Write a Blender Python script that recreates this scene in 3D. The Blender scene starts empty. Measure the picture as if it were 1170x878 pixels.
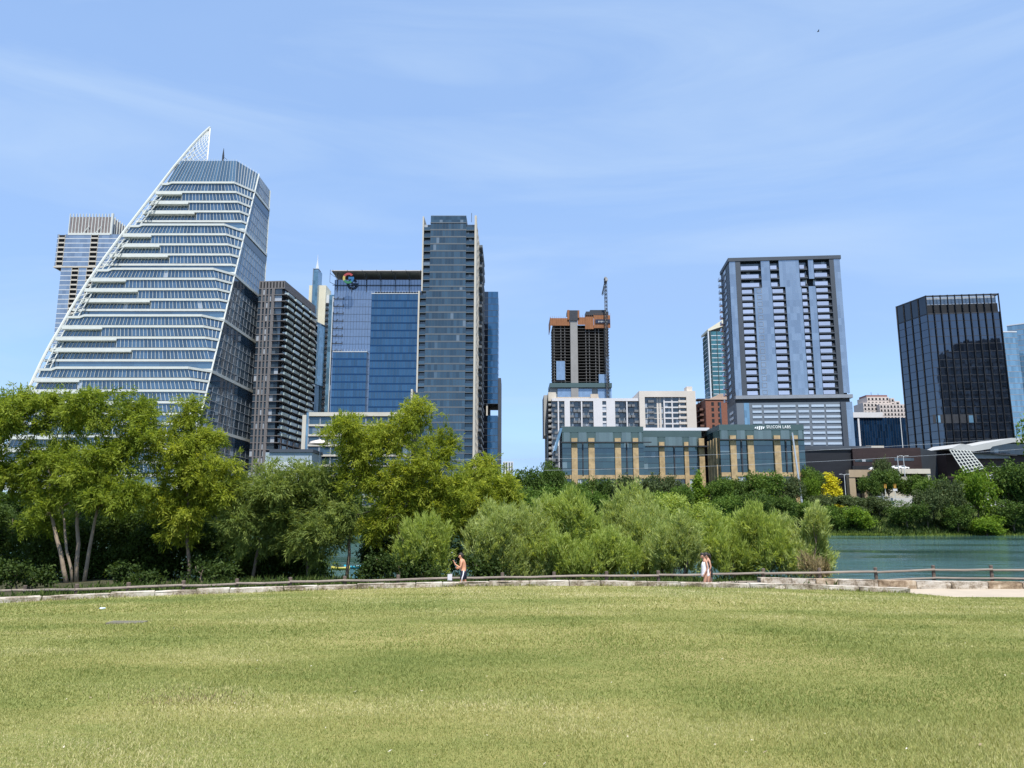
import bpy, bmesh, math, random
import numpy as np
from mathutils import Vector, Matrix
random.seed(7)
sc = bpy.context.scene
COL = sc.collection
R = math.radians
# ---------------------------------------------------------------- camera geometry (photo 1170 x 878)
TH = R(10.0); F = 879.0; CX = 585.0; CY = 439.0; CZ = 1.6
cT, sT = math.cos(TH), math.sin(TH)
def ray(px, py):
    u = (px - CX) / F; v = (CY - py) / F
    return (u, cT - v * sT, sT + v * cT)
def at(px, py, Y):
    r = ray(px, py); s = Y / r[1]
    return Vector((r[0] * s, Y, CZ + r[2] * s))
cam_d = bpy.data.cameras.new('camera'); cam = bpy.data.objects.new('camera', cam_d); COL.objects.link(cam)
cam.location = (0, 0, CZ); cam.rotation_euler = (R(100.0), 0, 0)
cam_d.sensor_width = 36; cam_d.lens = F / 1170 * 36; cam_d.clip_start = .1; cam_d.clip_end = 20000
sc.camera = cam
# ---------------------------------------------------------------- light
SUN_EL, SUN_AZ = R(64), R(169)          # azimuth clockwise from +Y (north): sun stands south-south-east
w = bpy.data.worlds.new('World'); sc.world = w; w.use_nodes = True
nt = w.node_tree; nt.nodes.clear()
out = nt.nodes.new('ShaderNodeOutputWorld'); bg = nt.nodes.new('ShaderNodeBackground')
sky = nt.nodes.new('ShaderNodeTexSky'); sky.sky_type = 'NISHITA'; sky.sun_disc = False
sky.sun_elevation = SUN_EL; sky.sun_rotation = SUN_AZ; sky.air_density = 1.0; sky.dust_density = .1; sky.ozone_density = 2.2
sky.altitude = 150
bg.inputs['Strength'].default_value = .125
# thin cirrus mixed into the sky by view direction
tc = nt.nodes.new('ShaderNodeTexCoord'); mp = nt.nodes.new('ShaderNodeMapping')
mp.inputs['Rotation'].default_value = (0, R(24), R(20)); mp.inputs['Scale'].default_value = (1.6, 3.0, 6.5)
nz = nt.nodes.new('ShaderNodeTexNoise'); nz.inputs['Scale'].default_value = 1.0; nz.inputs['Detail'].default_value = 5; nz.inputs['Roughness'].default_value = .5
nz.inputs['Distortion'].default_value = .6
rp = nt.nodes.new('ShaderNodeValToRGB'); rp.color_ramp.elements[0].position = .36; rp.color_ramp.elements[1].position = .78
rp.color_ramp.elements[0].color = (.66, .66, .66, 1); rp.color_ramp.elements[1].color = (.90, .90, .90, 1)
mx = nt.nodes.new('ShaderNodeMix'); mx.data_type = 'RGBA'; mx.blend_type = 'MIX'
mx.inputs['B'].default_value = (1.9, 2.85, 4.6, 1)
L = nt.links
tint = nt.nodes.new('ShaderNodeMix'); tint.data_type = 'RGBA'; tint.blend_type = 'MULTIPLY'; tint.inputs['Factor'].default_value = 1
tint.inputs['B'].default_value = (1.0, 1.16, 1.32, 1)
L.new(sky.outputs[0], tint.inputs['A'])
L.new(tc.outputs['Generated'], mp.inputs['Vector']); L.new(mp.outputs[0], nz.inputs['Vector']); L.new(nz.outputs['Fac'], rp.inputs[0])
L.new(tint.outputs['Result'], mx.inputs['A']); L.new(rp.outputs[0], mx.inputs['Factor'])
mp2 = nt.nodes.new('ShaderNodeMapping'); mp2.inputs['Rotation'].default_value = (0, R(-32), R(35)); mp2.inputs['Scale'].default_value = (.9, 2.2, 7.5)
nz2 = nt.nodes.new('ShaderNodeTexNoise'); nz2.inputs['Scale'].default_value = 1.3; nz2.inputs['Detail'].default_value = 7; nz2.inputs['Roughness'].default_value = .55; nz2.inputs['Distortion'].default_value = .8
rp2 = nt.nodes.new('ShaderNodeValToRGB'); rp2.color_ramp.elements[0].position = .46; rp2.color_ramp.elements[1].position = .80
rp2.color_ramp.elements[0].color = (0, 0, 0, 1); rp2.color_ramp.elements[1].color = (.42, .42, .42, 1)
mx2 = nt.nodes.new('ShaderNodeMix'); mx2.data_type = 'RGBA'; mx2.inputs['B'].default_value = (3.3, 4.1, 5.0, 1)
L.new(tc.outputs['Generated'], mp2.inputs['Vector']); L.new(mp2.outputs[0], nz2.inputs['Vector']); L.new(nz2.outputs['Fac'], rp2.inputs[0])
L.new(rp2.outputs[0], mx2.inputs['Factor']); L.new(mx.outputs['Result'], mx2.inputs['A'])
L.new(mx2.outputs['Result'], bg.inputs['Color']); L.new(bg.outputs[0], out.inputs['Surface'])
sd = bpy.data.lights.new('sun', 'SUN'); so = bpy.data.objects.new('sun', sd); COL.objects.link(so)
sd.energy = 4.3; sd.angle = R(.5); sd.color = (1, .955, .88)
sv = Vector((math.sin(SUN_AZ) * math.cos(SUN_EL), math.cos(SUN_AZ) * math.cos(SUN_EL), math.sin(SUN_EL)))
so.rotation_euler = sv.to_track_quat('Z', 'Y').to_euler(); so.location = (60, -80, 200)
sc.view_settings.view_transform = 'Standard'; sc.view_settings.look = 'None'; sc.view_settings.exposure = 0.72; sc.view_settings.gamma = 1
sc.cycles.max_bounces = 6; sc.cycles.transparent_max_bounces = 4; sc.cycles.diffuse_bounces = 3; sc.cycles.glossy_bounces = 4
sc.cycles.caustics_reflective = False; sc.cycles.caustics_refractive = False
# ---------------------------------------------------------------- materials
MATS = {}
def newmat(name):
    m = bpy.data.materials.new(name); m.use_nodes = True
    t = m.node_tree; b = t.nodes['Principled BSDF']
    return m, t, b
def M(name, col, rough=.7, var=.18, scale=.6, metal=0.0, bump=0.0, bscale=None, spec=.4, stretch=None):
    """solid procedural material: base colour varied by noise in object space"""
    if name in MATS: return MATS[name]
    m, t, b = newmat(name); N = t.nodes
    b.inputs['Roughness'].default_value = rough; b.inputs['Metallic'].default_value = metal
    b.inputs['Specular IOR Level'].default_value = spec
    c = N.new('ShaderNodeTexCoord'); n = N.new('ShaderNodeTexNoise'); n.inputs['Scale'].default_value = scale
    n.inputs['Detail'].default_value = 6; n.inputs['Roughness'].default_value = .65
    src = c.outputs['Object']
    if stretch:
        mpn = N.new('ShaderNodeMapping'); mpn.inputs['Scale'].default_value = stretch
        t.links.new(src, mpn.inputs['Vector']); src = mpn.outputs[0]
    t.links.new(src, n.inputs['Vector'])
    r = N.new('ShaderNodeValToRGB'); r.color_ramp.elements[0].position = .3; r.color_ramp.elements[1].position = .7
    r.color_ramp.elements[0].color = tuple(max(0, x * (1 - var)) for x in col) + (1,)
    r.color_ramp.elements[1].color = tuple(min(1, x * (1 + var)) for x in col) + (1,)
    t.links.new(n.outputs['Fac'], r.inputs[0]); t.links.new(r.outputs[0], b.inputs['Base Color'])
    if bump:
        n2 = N.new('ShaderNodeTexNoise'); n2.inputs['Scale'].default_value = bscale or scale * 6; n2.inputs['Detail'].default_value = 5
        t.links.new(src, n2.inputs['Vector'])
        bp = N.new('ShaderNodeBump'); bp.inputs['Strength'].default_value = bump; bp.inputs['Distance'].default_value = .05
        t.links.new(n2.outputs['Fac'], bp.inputs['Height']); t.links.new(bp.outputs[0], b.inputs['Normal'])
    MATS[name] = m; return m
def G(name, col, ior=2.2, rough=.04, var=.35, tilt=.006, tint=(1, 1, 1), blinds=0.0, bcol=(.35, .38, .42)):
    """curtain wall glass: every pane slightly different in tone and tilt (face attribute pv)"""
    if name in MATS: return MATS[name]
    m, t, b = newmat(name); N = t.nodes; K = t.links
    b.inputs['Roughness'].default_value = rough; b.inputs['IOR'].default_value = ior
    b.inputs['Specular Tint'].default_value = tuple(tint) + (1,)
    a = N.new('ShaderNodeAttribute'); a.attribute_name = 'pv'
    s = N.new('ShaderNodeSeparateXYZ'); K.new(a.outputs['Vector'], s.inputs[0])
    r = N.new('ShaderNodeValToRGB')
    r.color_ramp.elements[0].color = tuple(x * (1 - var) for x in col) + (1,)
    r.color_ramp.elements[1].color = tuple(min(1, x * (1 + var)) for x in col) + (1,)
    if blinds > 0:
        e = r.color_ramp.elements.new(1 - blinds); e.color = r.color_ramp.elements[1].color if False else tuple(min(1, x * (1 + var)) for x in col) + (1,)
        r.color_ramp.elements[-1].color = tuple(bcol) + (1,); e2 = r.color_ramp.elements.new(min(.995, 1 - blinds * .8)); e2.color = tuple(bcol) + (1,)
    K.new(s.outputs[0], r.inputs[0]); K.new(r.outputs[0], b.inputs['Base Color'])
    ge = N.new('ShaderNodeNewGeometry')
    sb = N.new('ShaderNodeVectorMath'); sb.operation = 'SUBTRACT'; sb.inputs[1].default_value = (.5, .5, .5)
    K.new(a.outputs['Vector'], sb.inputs[0])
    ml = N.new('ShaderNodeVectorMath'); ml.operation = 'SCALE'; ml.inputs['Scale'].default_value = tilt * 2
    K.new(sb.outputs[0], ml.inputs[0])
    # gentle roller-wave distortion of each pane
    c = N.new('ShaderNodeTexCoord'); n = N.new('ShaderNodeTexNoise'); n.inputs['Scale'].default_value = .35; n.inputs['Detail'].default_value = 2
    K.new(c.outputs['Object'], n.inputs['Vector'])
    sb2 = N.new('ShaderNodeVectorMath'); sb2.operation = 'SUBTRACT'; sb2.inputs[1].default_value = (.5, .5, .5); K.new(n.outputs['Color'], sb2.inputs[0])
    ml2 = N.new('ShaderNodeVectorMath'); ml2.operation = 'SCALE'; ml2.inputs['Scale'].default_value = tilt * 2.5; K.new(sb2.outputs[0], ml2.inputs[0])
    ad = N.new('ShaderNodeVectorMath'); ad.operation = 'ADD'; K.new(ge.outputs['Normal'], ad.inputs[0]); K.new(ml.outputs[0], ad.inputs[1])
    ad2 = N.new('ShaderNodeVectorMath'); ad2.operation = 'ADD'; K.new(ad.outputs[0], ad2.inputs[0]); K.new(ml2.outputs[0], ad2.inputs[1])
    nm = N.new('ShaderNodeVectorMath'); nm.operation = 'NORMALIZE'; K.new(ad2.outputs[0], nm.inputs[0])
    K.new(nm.outputs[0], b.inputs['Normal'])
    MATS[name] = m; return m
# ---------------------------------------------------------------- mesh builder
class MB:
    def __init__(s): s.v = []; s.f = []; s.mi = []; s.cur = 0
    def mat(s, i): s.cur = i; return s
    def quad(s, a, b, c, d):
        n = len(s.v); s.v += [tuple(a), tuple(b), tuple(c), tuple(d)]; s.f.append((n, n + 1, n + 2, n + 3)); s.mi.append(s.cur)
    def hexa(s, p):                       # p: 4 bottom (ccw from above) + 4 top
        n = len(s.v); s.v += [tuple(q) for q in p]
        for f in ((3, 2, 1, 0), (4, 5, 6, 7), (0, 1, 5, 4), (1, 2, 6, 5), (2, 3, 7, 6), (3, 0, 4, 7)):
            s.f.append(tuple(n + i for i in f)); s.mi.append(s.cur)
    def box(s, x0, x1, y0, y1, z0, z1):
        s.hexa([(x0, y0, z0), (x1, y0, z0), (x1, y1, z0), (x0, y1, z0), (x0, y0, z1), (x1, y0, z1), (x1, y1, z1), (x0, y1, z1)])
    def prism(s, poly, z0, z1, poly_top=None):
        n = len(s.v); k = len(poly); pt = poly_top or poly
        s.v += [(p[0], p[1], z0) for p in poly] + [(p[0], p[1], z1) for p in pt]
        s.f.append(tuple(n + i for i in reversed(range(k)))); s.f.append(tuple(n + k + i for i in range(k))); s.mi += [s.cur] * 2
        for i in range(k):
            j = (i + 1) % k; s.f.append((n + i, n + j, n + k + j, n + k + i)); s.mi.append(s.cur)
    def tube(s, pts, rad, n=6):
        pts = [Vector(p) for p in pts]; b = len(s.v); m = len(pts)
        if not hasattr(rad, '__len__'): rad = [rad] * m
        for i, p in enumerate(pts):
            d = (pts[min(i + 1, m - 1)] - pts[max(i - 1, 0)]).normalized()
            u = d.orthogonal().normalized() if i == 0 else (u - d * u.dot(d)).normalized()
            q = d.cross(u)
            for k in range(n):
                a = 2 * math.pi * k / n; s.v.append(tuple(p + (u * math.cos(a) + q * math.sin(a)) * rad[i]))
        for i in range(m - 1):
            for k in range(n):
                j = (k + 1) % n; s.f.append((b + i * n + k, b + i * n + j, b + (i + 1) * n + j, b + (i + 1) * n + k)); s.mi.append(s.cur)
        s.f.append(tuple(b + k for k in reversed(range(n)))); s.f.append(tuple(b + (m - 1) * n + k for k in range(n))); s.mi += [s.cur] * 2
    def bar(s, a, b, w, n=4): s.tube([a, b], w, n)
    def ribbon(s, path, o0, o1, z0, z1):  # mitred band following a plan path, from offset o0 to o1 outwards
        A = offs(path, o0); B = offs(path, o1)
        for i in range(len(path) - 1):
            s.hexa([(*B[i], z0), (*B[i + 1], z0), (*A[i + 1], z0), (*A[i], z0), (*B[i], z1), (*B[i + 1], z1), (*A[i + 1], z1), (*A[i], z1)])
    def panes(s, path, off, z0, z1, step, rows=1, path_top=None):
        A = offs(path, off); T = offs(path_top or path, off)
        for i in range(len(path) - 1):
            a, b, c, d = Vector((*A[i], z0)), Vector((*A[i + 1], z0)), Vector((*T[i + 1], z1)), Vector((*T[i], z1))
            n = max(1, round((b - a).length / step))
            for r in range(rows):
                for k in range(n):
                    q = lambda x, y: (a.lerp(b, x)).lerp(d.lerp(c, x), y)
                    s.quad(q(k / n, r / rows), q((k + 1) / n, r / rows), q((k + 1) / n, (r + 1) / rows), q(k / n, (r + 1) / rows))
    def mulls(s, path, o0, o1, z0, z1, step, w, path_top=None, ends=True):
        T = path_top or path
        for i in range(len(path) - 1):
            a, b, c, d = Vector(path[i]), Vector(path[i + 1]), Vector(T[i + 1]), Vector(T[i])
            if (b - a).length < .3: continue
            n = max(1, round((b - a).length / step)); t = (b - a).normalized(); o = Vector((t.y, -t.x)); h = t * (w / 2)
            for k in range(0 if (i == 0 and ends) else 1, n + (1 if ends else 0)):
                p = a.lerp(b, k / n); q = d.lerp(c, k / n)
                s.hexa([(*(p - h + o * o1), z0), (*(p + h + o * o1), z0), (*(p + h + o * o0), z0), (*(p - h + o * o0), z0),
                        (*(q - h + o * o1), z1), (*(q + h + o * o1), z1), (*(q + h + o * o0), z1), (*(q - h + o * o0), z1)])
    def build(s, name, mats, parent=None, smooth=False):
        me = bpy.data.meshes.new(name); me.from_pydata(s.v, [], s.f)
        for m in (mats if isinstance(mats, (list, tuple)) else [mats]): me.materials.append(m)
        if any(s.mi): me.polygons.foreach_set('material_index', s.mi)
        pv = me.attributes.new('pv', 'FLOAT_VECTOR', 'FACE')
        pv.data.foreach_set('vector', np.random.default_rng(len(s.f) * 7 + len(bpy.data.objects)).random(3 * len(s.f)).astype(np.float32))
        if smooth: me.polygons.foreach_set('use_smooth', [True] * len(me.polygons))
        me.update()
        o = bpy.data.objects.new(name, me); COL.objects.link(o)
        if parent: o.parent = parent
        return o
def offs(path, o):
    P = [Vector((p[0], p[1])) for p in path]; res = []
    for i, p in enumerate(P):
        ns = []
        if i > 0: t = (P[i] - P[i - 1]).normalized(); ns.append(Vector((t.y, -t.x)))
        if i < len(P) - 1: t = (P[i + 1] - P[i]).normalized(); ns.append(Vector((t.y, -t.x)))
        if len(ns) == 1: res.append(tuple(p + ns[0] * o))
        else:
            m = (ns[0] + ns[1]); m = m / max(.3, m.length_squared) * 2
            res.append(tuple(p + m * o))
    return res
def tag(o, label=None, cat=None, group=None, kind=None):
    if label: o['label'] = label
    if cat: o['category'] = cat
    if group: o['group'] = group
    if kind: o['kind'] = kind
    return o
def empty(name, loc, label, cat, group=None, rz=0):
    o = bpy.data.objects.new(name, None); COL.objects.link(o); o.location = loc; o.rotation_euler = (0, 0, rz); o.empty_display_size = 1
    return tag(o, label, cat, group)
class Bld:
    """a building: Empty at the front left foot; local x along the front, y away from the lake, z up"""
    def __init__(s, name, label, cat, pl, pr, row, YL, YR, gz=7.0, group=None):
        a = at(pl, row, YL); b = at(pr, row, YR)
        s.A = Vector((a.x, a.y)); s.gz = gz; d = Vector((b.x - a.x, b.y - a.y)); s.W = d.length; s.u = d / s.W; s.n = Vector((-s.u.y, s.u.x))
        s.o = empty(name, (a.x, a.y, gz), label, cat, group, math.atan2(s.u.y, s.u.x))
    def f(s, px, row, y=0.0):            # where the sight line through a photo pixel meets the plane y of this building
        r = Vector(ray(px, row)); r2 = Vector((r.x, r.y)); P = s.A + s.n * y
        k = P.dot(s.n) / r2.dot(s.n); h = r2 * k
        return (h - s.A).dot(s.u), CZ + r.z * k - s.gz
    def s(s, px, row, x):
        r = Vector(ray(px, row)); r2 = Vector((r.x, r.y)); P = s.A + s.u * x
        k = P.dot(s.u) / r2.dot(s.u); h = r2 * k
        return (h - s.A).dot(s.n), CZ + r.z * k - s.gz
    def X(s, px, row, y=0.0): return s.f(px, row, y)[0]
    def Z(s, row, px=None, y=0.0):
        return s.f(px if px is not None else 585, row, y)[1]
    def part(s, name, mb, mats, parent=None): return mb.build(name, mats, parent or s.o)
def box_part(b, name, x0, x1, y0, y1, z0, z1, mat, parent=None):
    m = MB(); m.box(x0, x1, y0, y1, z0, z1); return m.build(name, mat, parent or b.o)
# ================================================================ materials used on the buildings
white_metal = M('white_metal', (.57, .585, .545), .45, .05, .4)
pale_metal = M('pale_metal', (.55, .58, .60), .45, .08, .3)
dark_metal = M('dark_metal', (.035, .038, .045), .5, .2, .5)
slate_metal = M('slate_metal', (.058, .07, .088), .55, .1, .2)
grey_metal = M('grey_metal', (.23, .25, .28), .5, .1, .3)
beige_conc = M('beige_concrete', (.50, .46, .39), .85, .09, .15, bump=.1)
grey_conc = M('grey_concrete', (.33, .33, .32), .85, .12, .2, bump=.1)
white_stucco = M('white_stucco', (.60, .60, .62), .8, .05, .1)
brown_conc = M('brown_concrete', (.155, .146, .148), .8, .1, .2)
brick = M('brick_brown', (.23, .095, .062), .85, .2, 1.5)
dark_brown = M('dark_brown_clad', (.030, .017, .016), .55, .3, .12, stretch=(1, 1, 5))
limestone = M('limestone', (.40, .29, .155), .85, .34, .5, bump=.2)
orange_net = M('orange_screen', (.25, .105, .045), .8, .25, .25, stretch=(3, 3, .6))
black_gap = M('deep_interior', (.012, .014, .018), .8, .3, .5)
sail_glass = G('sail_glass', (.035, .07, .12), 2.25, .05, .45, .006, (.75, .9, 1), blinds=.015)
sail_pale = G('sail_pale_glass', (.05, .10, .15), 2.6, .05, .3, .006, (.85, .95, 1))
east_glass = G('east_glass', (.10, .13, .15), 2.7, .03, .5, .004, (.8, .92, 1))
lav_glass = G('lavender_glass', (.08, .11, .165), 3.3, .06, .10, .004, (.8, .87, 1))
blue_glass = G('blue_glass', (.018, .065, .145), 1.9, .05, .22, .004, (.7, .86, 1))
teal_dark = G('teal_dark_glass', (.028, .052, .075), 1.85, .06, .4, .006, (.75, .9, 1), blinds=.04, bcol=(.13, .165, .2))
sky_glass = G('sky_glass', (.125, .16, .205), 3.3, .06, .3, .007, (.9, .93, 1))
black_glass = G('black_glass', (.006, .008, .013), 1.75, .04, .5, .004, (.85, .92, 1))
black_glass_bright = G('black_glass_bright', (.010, .014, .022), 2.2, .04, .5, .006, (.75, .85, 1))
pale_glass = G('pale_glass', (.10, .20, .30), 2.3, .05, .25, .006, (.85, .95, 1))
green_rail = G('balcony_glass', (.42, .50, .48), 2.0, .08, .2, .006)
lav_rail = G('balcony_pale_glass', (.33, .38, .52), 2.0, .1, .12, .006)
win_dark = G('window_glass', (.03, .045, .06), 1.9, .05, .5, .008, blinds=.15)
lab_glass = G('lab_glass', (.014, .032, .034), 2.15, .04, .35, .008, (.8, .95, 1), blinds=.05, bcol=(.12, .16, .17))
lab_fascia = M('lab_fascia', (.058, .10, .104), .5, .06, .2)
lab_clere = G('lab_clerestory', (.09, .13, .13), 1.9, .1, .15, .006)

# ================================================================ glass sail tower
def solve_env(px, row):                  # point on the leaning front of the tower
    r = ray(px, row); t = r[2] / r[1]
    z = (CZ + t * (334 - .33 * 65)) / (1 - .33 * t); Y = 334 + .33 * (z - 65)
    return Vector((r[0] / r[1] * Y, Y, z))
edge = [solve_env(*p) for p in ((241, 147), (231, 156), (220, 168), (200, 192), (180, 218), (160, 244), (140, 270), (120, 297), (100, 326), (85, 350), (72, 373), (60, 393), (50, 412), (38, 438), (24, 466), (10, 495), (-4, 525), (-14, 550))]
ez = [p.z for p in edge][::-1]; ex = [p.x for p in edge][::-1]
xl = lambda z: float(np.interp(z, ez, ex))
yenv = lambda z: 334 + .33 * (z - 65)
xt = lambda z, Y: xl(z) * Y / yenv(z)    # left end of a floor lying at depth Y
XE = -134.0; YB = 401.0
ys = lambda z: 336 + (z - 65.5) * .393
sail = empty('glass_tower', (-190, 330, 7), 'tall white banded glass tower shaped like a curved sail with a pointed lattice tip', 'tower')
SO = Vector((-190, 330, 7))
def sl(x, y): return (x + 190, y - 330)
ZT = [169.5, 143.5, 117.8, 92.6, 66.5, 41.0, 14.0]; YF = [366, 357, 347.5, 338, 328, 318.5]
def xfr(t, z): return XE - .6 - 6.2 * (z - ZT[t + 1]) / (ZT[t] - ZT[t + 1])
for t in range(6):
    zt, zb = ZT[t], ZT[t + 1]; fl = (zt - zb) / 5; y0 = YF[t]
    # solid core of the tier set behind the glass
    zc1 = zt + (12.0 if t == 0 else 0)
    poly = lambda z, i=1.2: [sl(xt(z, y0) + 5, y0 + i + 2.6), sl(XE - 8.5, y0 + i + 2.6), sl(XE - i, max(ys(z) + i, y0 + i + 3.2)), sl(XE - i, YB), sl(xl(zb) + 30, YB)]
    m = MB(); m.prism(poly(zb), zb - 7 + .02, zc1 - 7, poly(zc1 if t else zt)); m.build('core', black_gap, sail)
    for k in range(5):
        z1 = zt - k * fl; z0 = z1 - fl; g0, g1 = z0 - 7, z1 - 7
        plain = (k == 4)
        frac = [None, .33, .44, .55, None][k] if t else [None, .40, .52, .64, None][k]
        def pth(z, shift=0.0, gap=5.2, full=True):
            a = [(xt(z, y0) + 1.6, y0)]
            if frac and full:
                xs = xl((z0 + z1) / 2) + (xfr(t, zt) - xl(zt)) * frac + (k - 1) * 1.5
                a = [(xt(z, y0) + 1.6, y0 + 1.9), (xs, y0 + 1.9), (xs + .02, y0)]
            a += [(xfr(t, z), y0), (XE, max(ys(z), y0 + .3))]
            return [sl(*p) for p in a]
        m = MB(); m.panes(pth(z0), 0, g0 + (1.0 if not plain else 1.6), g1, 1.75 if not plain else 6, 1, pth(z1))
        if not plain:
            m.mat(1).mulls(pth(z0), .02, .22, g0 + 1.0, g1 - .02, 1.75, .16, pth(z1))
        m.build('window_band', [sail_pale if plain else sail_glass, white_metal], sail)
        # white floor band, thicker on the terraced left part
        def bandpath(z): return [sl(xt(z, y0) + .2, y0), sl(xfr(t, z), y0), sl(XE + .05, max(ys(z), y0 + .3))]
        m = MB(); hh = 1.25 if not plain else 2.1
        m.ribbon(bandpath(z0), -1.2, .55, g0 - .35, g0 + hh - .55)
        if frac:
            xs = xl(z0) + (xfr(t, zt) - xl(zt)) * frac + k * 1.0
            m.ribbon([sl(xt(z1, y0) + .4, y0), sl(xs, y0)], -2.1, .68, g1 - 1.15, g1 - .37)
        m.build('floor_band', white_metal, sail)
    # upper edge of each tier with a small step down at the left
    m = MB(); xa = xl(zt) + (xfr(t, zt) - xl(zt)) * .17
    m.ribbon([sl(xt(zt, y0) + .3, y0), sl(xa - 2, y0)], -1.5, .6, zt - 7 - 1.3, zt - 7 - .2)
    m.ribbon([sl(xa, y0), sl(xfr(t, zt), y0), sl(XE + .08, max(ys(zt), y0 + .3))], -1.5, .62, zt - 7 - .5, zt - 7 + .55)
    m.hexa([(*sl(xa - 2, y0 - .6), zt - 8.3), (*sl(xa, y0 - .6), zt - 7.5), (*sl(xa, y0 + 1), zt - 7.5), (*sl(xa - 2, y0 + 1), zt - 8.3),
            (*sl(xa - 2, y0 - .6), zt - 7.2), (*sl(xa, y0 - .6), zt - 6.45), (*sl(xa, y0 + 1), zt - 6.45), (*sl(xa - 2, y0 + 1), zt - 7.2)])
    m.build('tier_rim', white_metal, sail)
    # east face
    zt2 = zt if t else 181.0
    rows = 6 if t else 8
    m = MB(); A, B_, C_, D_ = (XE, ys(zb), zb), (XE, YB, zb), (XE, YB, zt2), (XE, ys(zt2), zt2)
    V = [Vector((p[0] + 190, p[1] - 330, p[2] - 7)) for p in (A, B_, C_, D_)]
    nn = 11
    qq = lambda x, y: V[0].lerp(V[1], x).lerp(V[3].lerp(V[2], x), y)
    for r in range(rows):
        for k in range(nn):
            m.quad(qq(k / nn, r / rows), qq((k + 1) / nn, r / rows), qq((k + 1) / nn, (r + 1) / rows), qq(k / nn, (r + 1) / rows))
    m.mat(1)
    for r in range(1, rows):
        a, b_ = qq(0, r / rows), qq(1, r / rows); m.hexa([a + Vector((0, 0, -.06)), b_ + Vector((0, 0, -.06)), b_ + Vector((.12, 0, -.06)), a + Vector((.12, 0, -.06)), a + Vector((0, 0, .06)), b_ + Vector((0, 0, .06)), b_ + Vector((.12, 0, .06)), a + Vector((.12, 0, .06))])
    m.mat(2)
    for k in range(1, nn):
        a, b_ = qq(k / nn, 0), qq(k / nn, 1); h = Vector((0, .03, 0)); o = Vector((.1, 0, 0))
        m.hexa([a - h, a + h, a + h + o, a - h + o, b_ - h, b_ + h, b_ + h + o, b_ - h + o])
    m.build('east_glazing', [east_glass, pale_metal, grey_metal], sail)
    m = MB(); m.ribbon([sl(XE, ys(zt)), sl(XE, YB)], -.3, .6, zt - 7 - .6, zt - 7 + .75)
    m.mat(1).ribbon([sl(XE, ys(zt) - .8), sl(XE, YB)], -.2, .14, zt - 7 - 5.2, zt - 7 - .6)
    m.build('east_band', [white_metal, teal_dark], sail)
# crown: tall screen of narrow panes
zc0, zc1 = 169.5 + .6, 181.5
def cp(z): return [sl(xt(z, 366) + 2.5, 366), sl(-140.2, 366), sl(XE, ys(z))]
m = MB(); m.panes(cp(zc0), 0, zc0 - 7, zc1 - 7, 1.6, 1, cp(zc1)); m.mat(1).mulls(cp(zc0), .02, .3, zc0 - 7, zc1 - 7 + .8, 1.6, .14, cp(zc1)); m.build('crown_screen', [sail_pale, pale_metal], sail)
m = MB(); p = Vector((*sl(-152, 378), 172.0)); m.tube([p, p + Vector((0, 0, 11.5)), p + Vector((0, 0, 14)), p + Vector((0, 0, 15.5))], [.7, .55, .25, .1]); m.bar(p + Vector((-.2, 0, 11)), p + Vector((2.2, 0, 9)), .12); m.build('roof_mast', dark_metal, sail)
# curved edge beams and the slanting corner beam
for off, wd in ((0, .62), (2.3, .26), (4.4, .26)):
    zz = [z for z in np.linspace(10, edge[0].z - (0 if off == 0 else off * 2.0 + 9), 44)]
    m = MB(); m.tube([(xl(z) + off + 190, yenv(z) - 1.2 - 330 + off * .3, z - 7) for z in zz], wd, 6); m.build('edge_beam', white_metal, sail)
m = MB(); m.tube([(XE + 190 + .15, ys(z) - 330 - .1, z - 7) for z in np.linspace(14, 181.5, 12)], .38, 6); m.build('corner_beam', white_metal, sail)
m = MB(); m.tube([(XE + 190, YB - 330, z - 7) for z in (8, 181)], .4, 6); m.build('corner_beam', white_metal, sail)
m = MB()                                 # short struts between the edge beams on every floor
for t in range(6):
    for k in range(10):
        z = ZT[t] - (ZT[t] - ZT[t + 1]) * (k + .5) / 10
        m.bar((xl(z) + 190, yenv(z) - 331.2, z - 7), (xl(z + 2.5) + 194.6, yenv(z) - 329.5, z - 4.5), .12)
m.build('edge_strut', white_metal, sail)
# lattice tip
apex = edge[0]; zr = 181.0; rx0 = solve_env(239.5, 182).x
m = MB(); NL = 9
def tip(i, j):                           # i up, j across
    f = i / NL; z = zr + (apex.z - zr) * f; a = xl(z); b = rx0 + (apex.x - rx0) * f
    return Vector((a + (b - a) * j + 190, yenv(z) - 331.0, z - 7))
m.tube([tip(i, 1) for i in range(NL + 1)], .4, 5); m.bar(tip(0, 0), tip(0, 1), .35)
for i in range(NL):
    for j in range(5):
        m.bar(tip(i, j / 5), tip(i + 1, (j + 1) / 5), .16); m.bar(tip(i, (j + 1) / 5), tip(i + 1, j / 5), .16)
m.build('lattice_tip', white_metal, sail)

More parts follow.
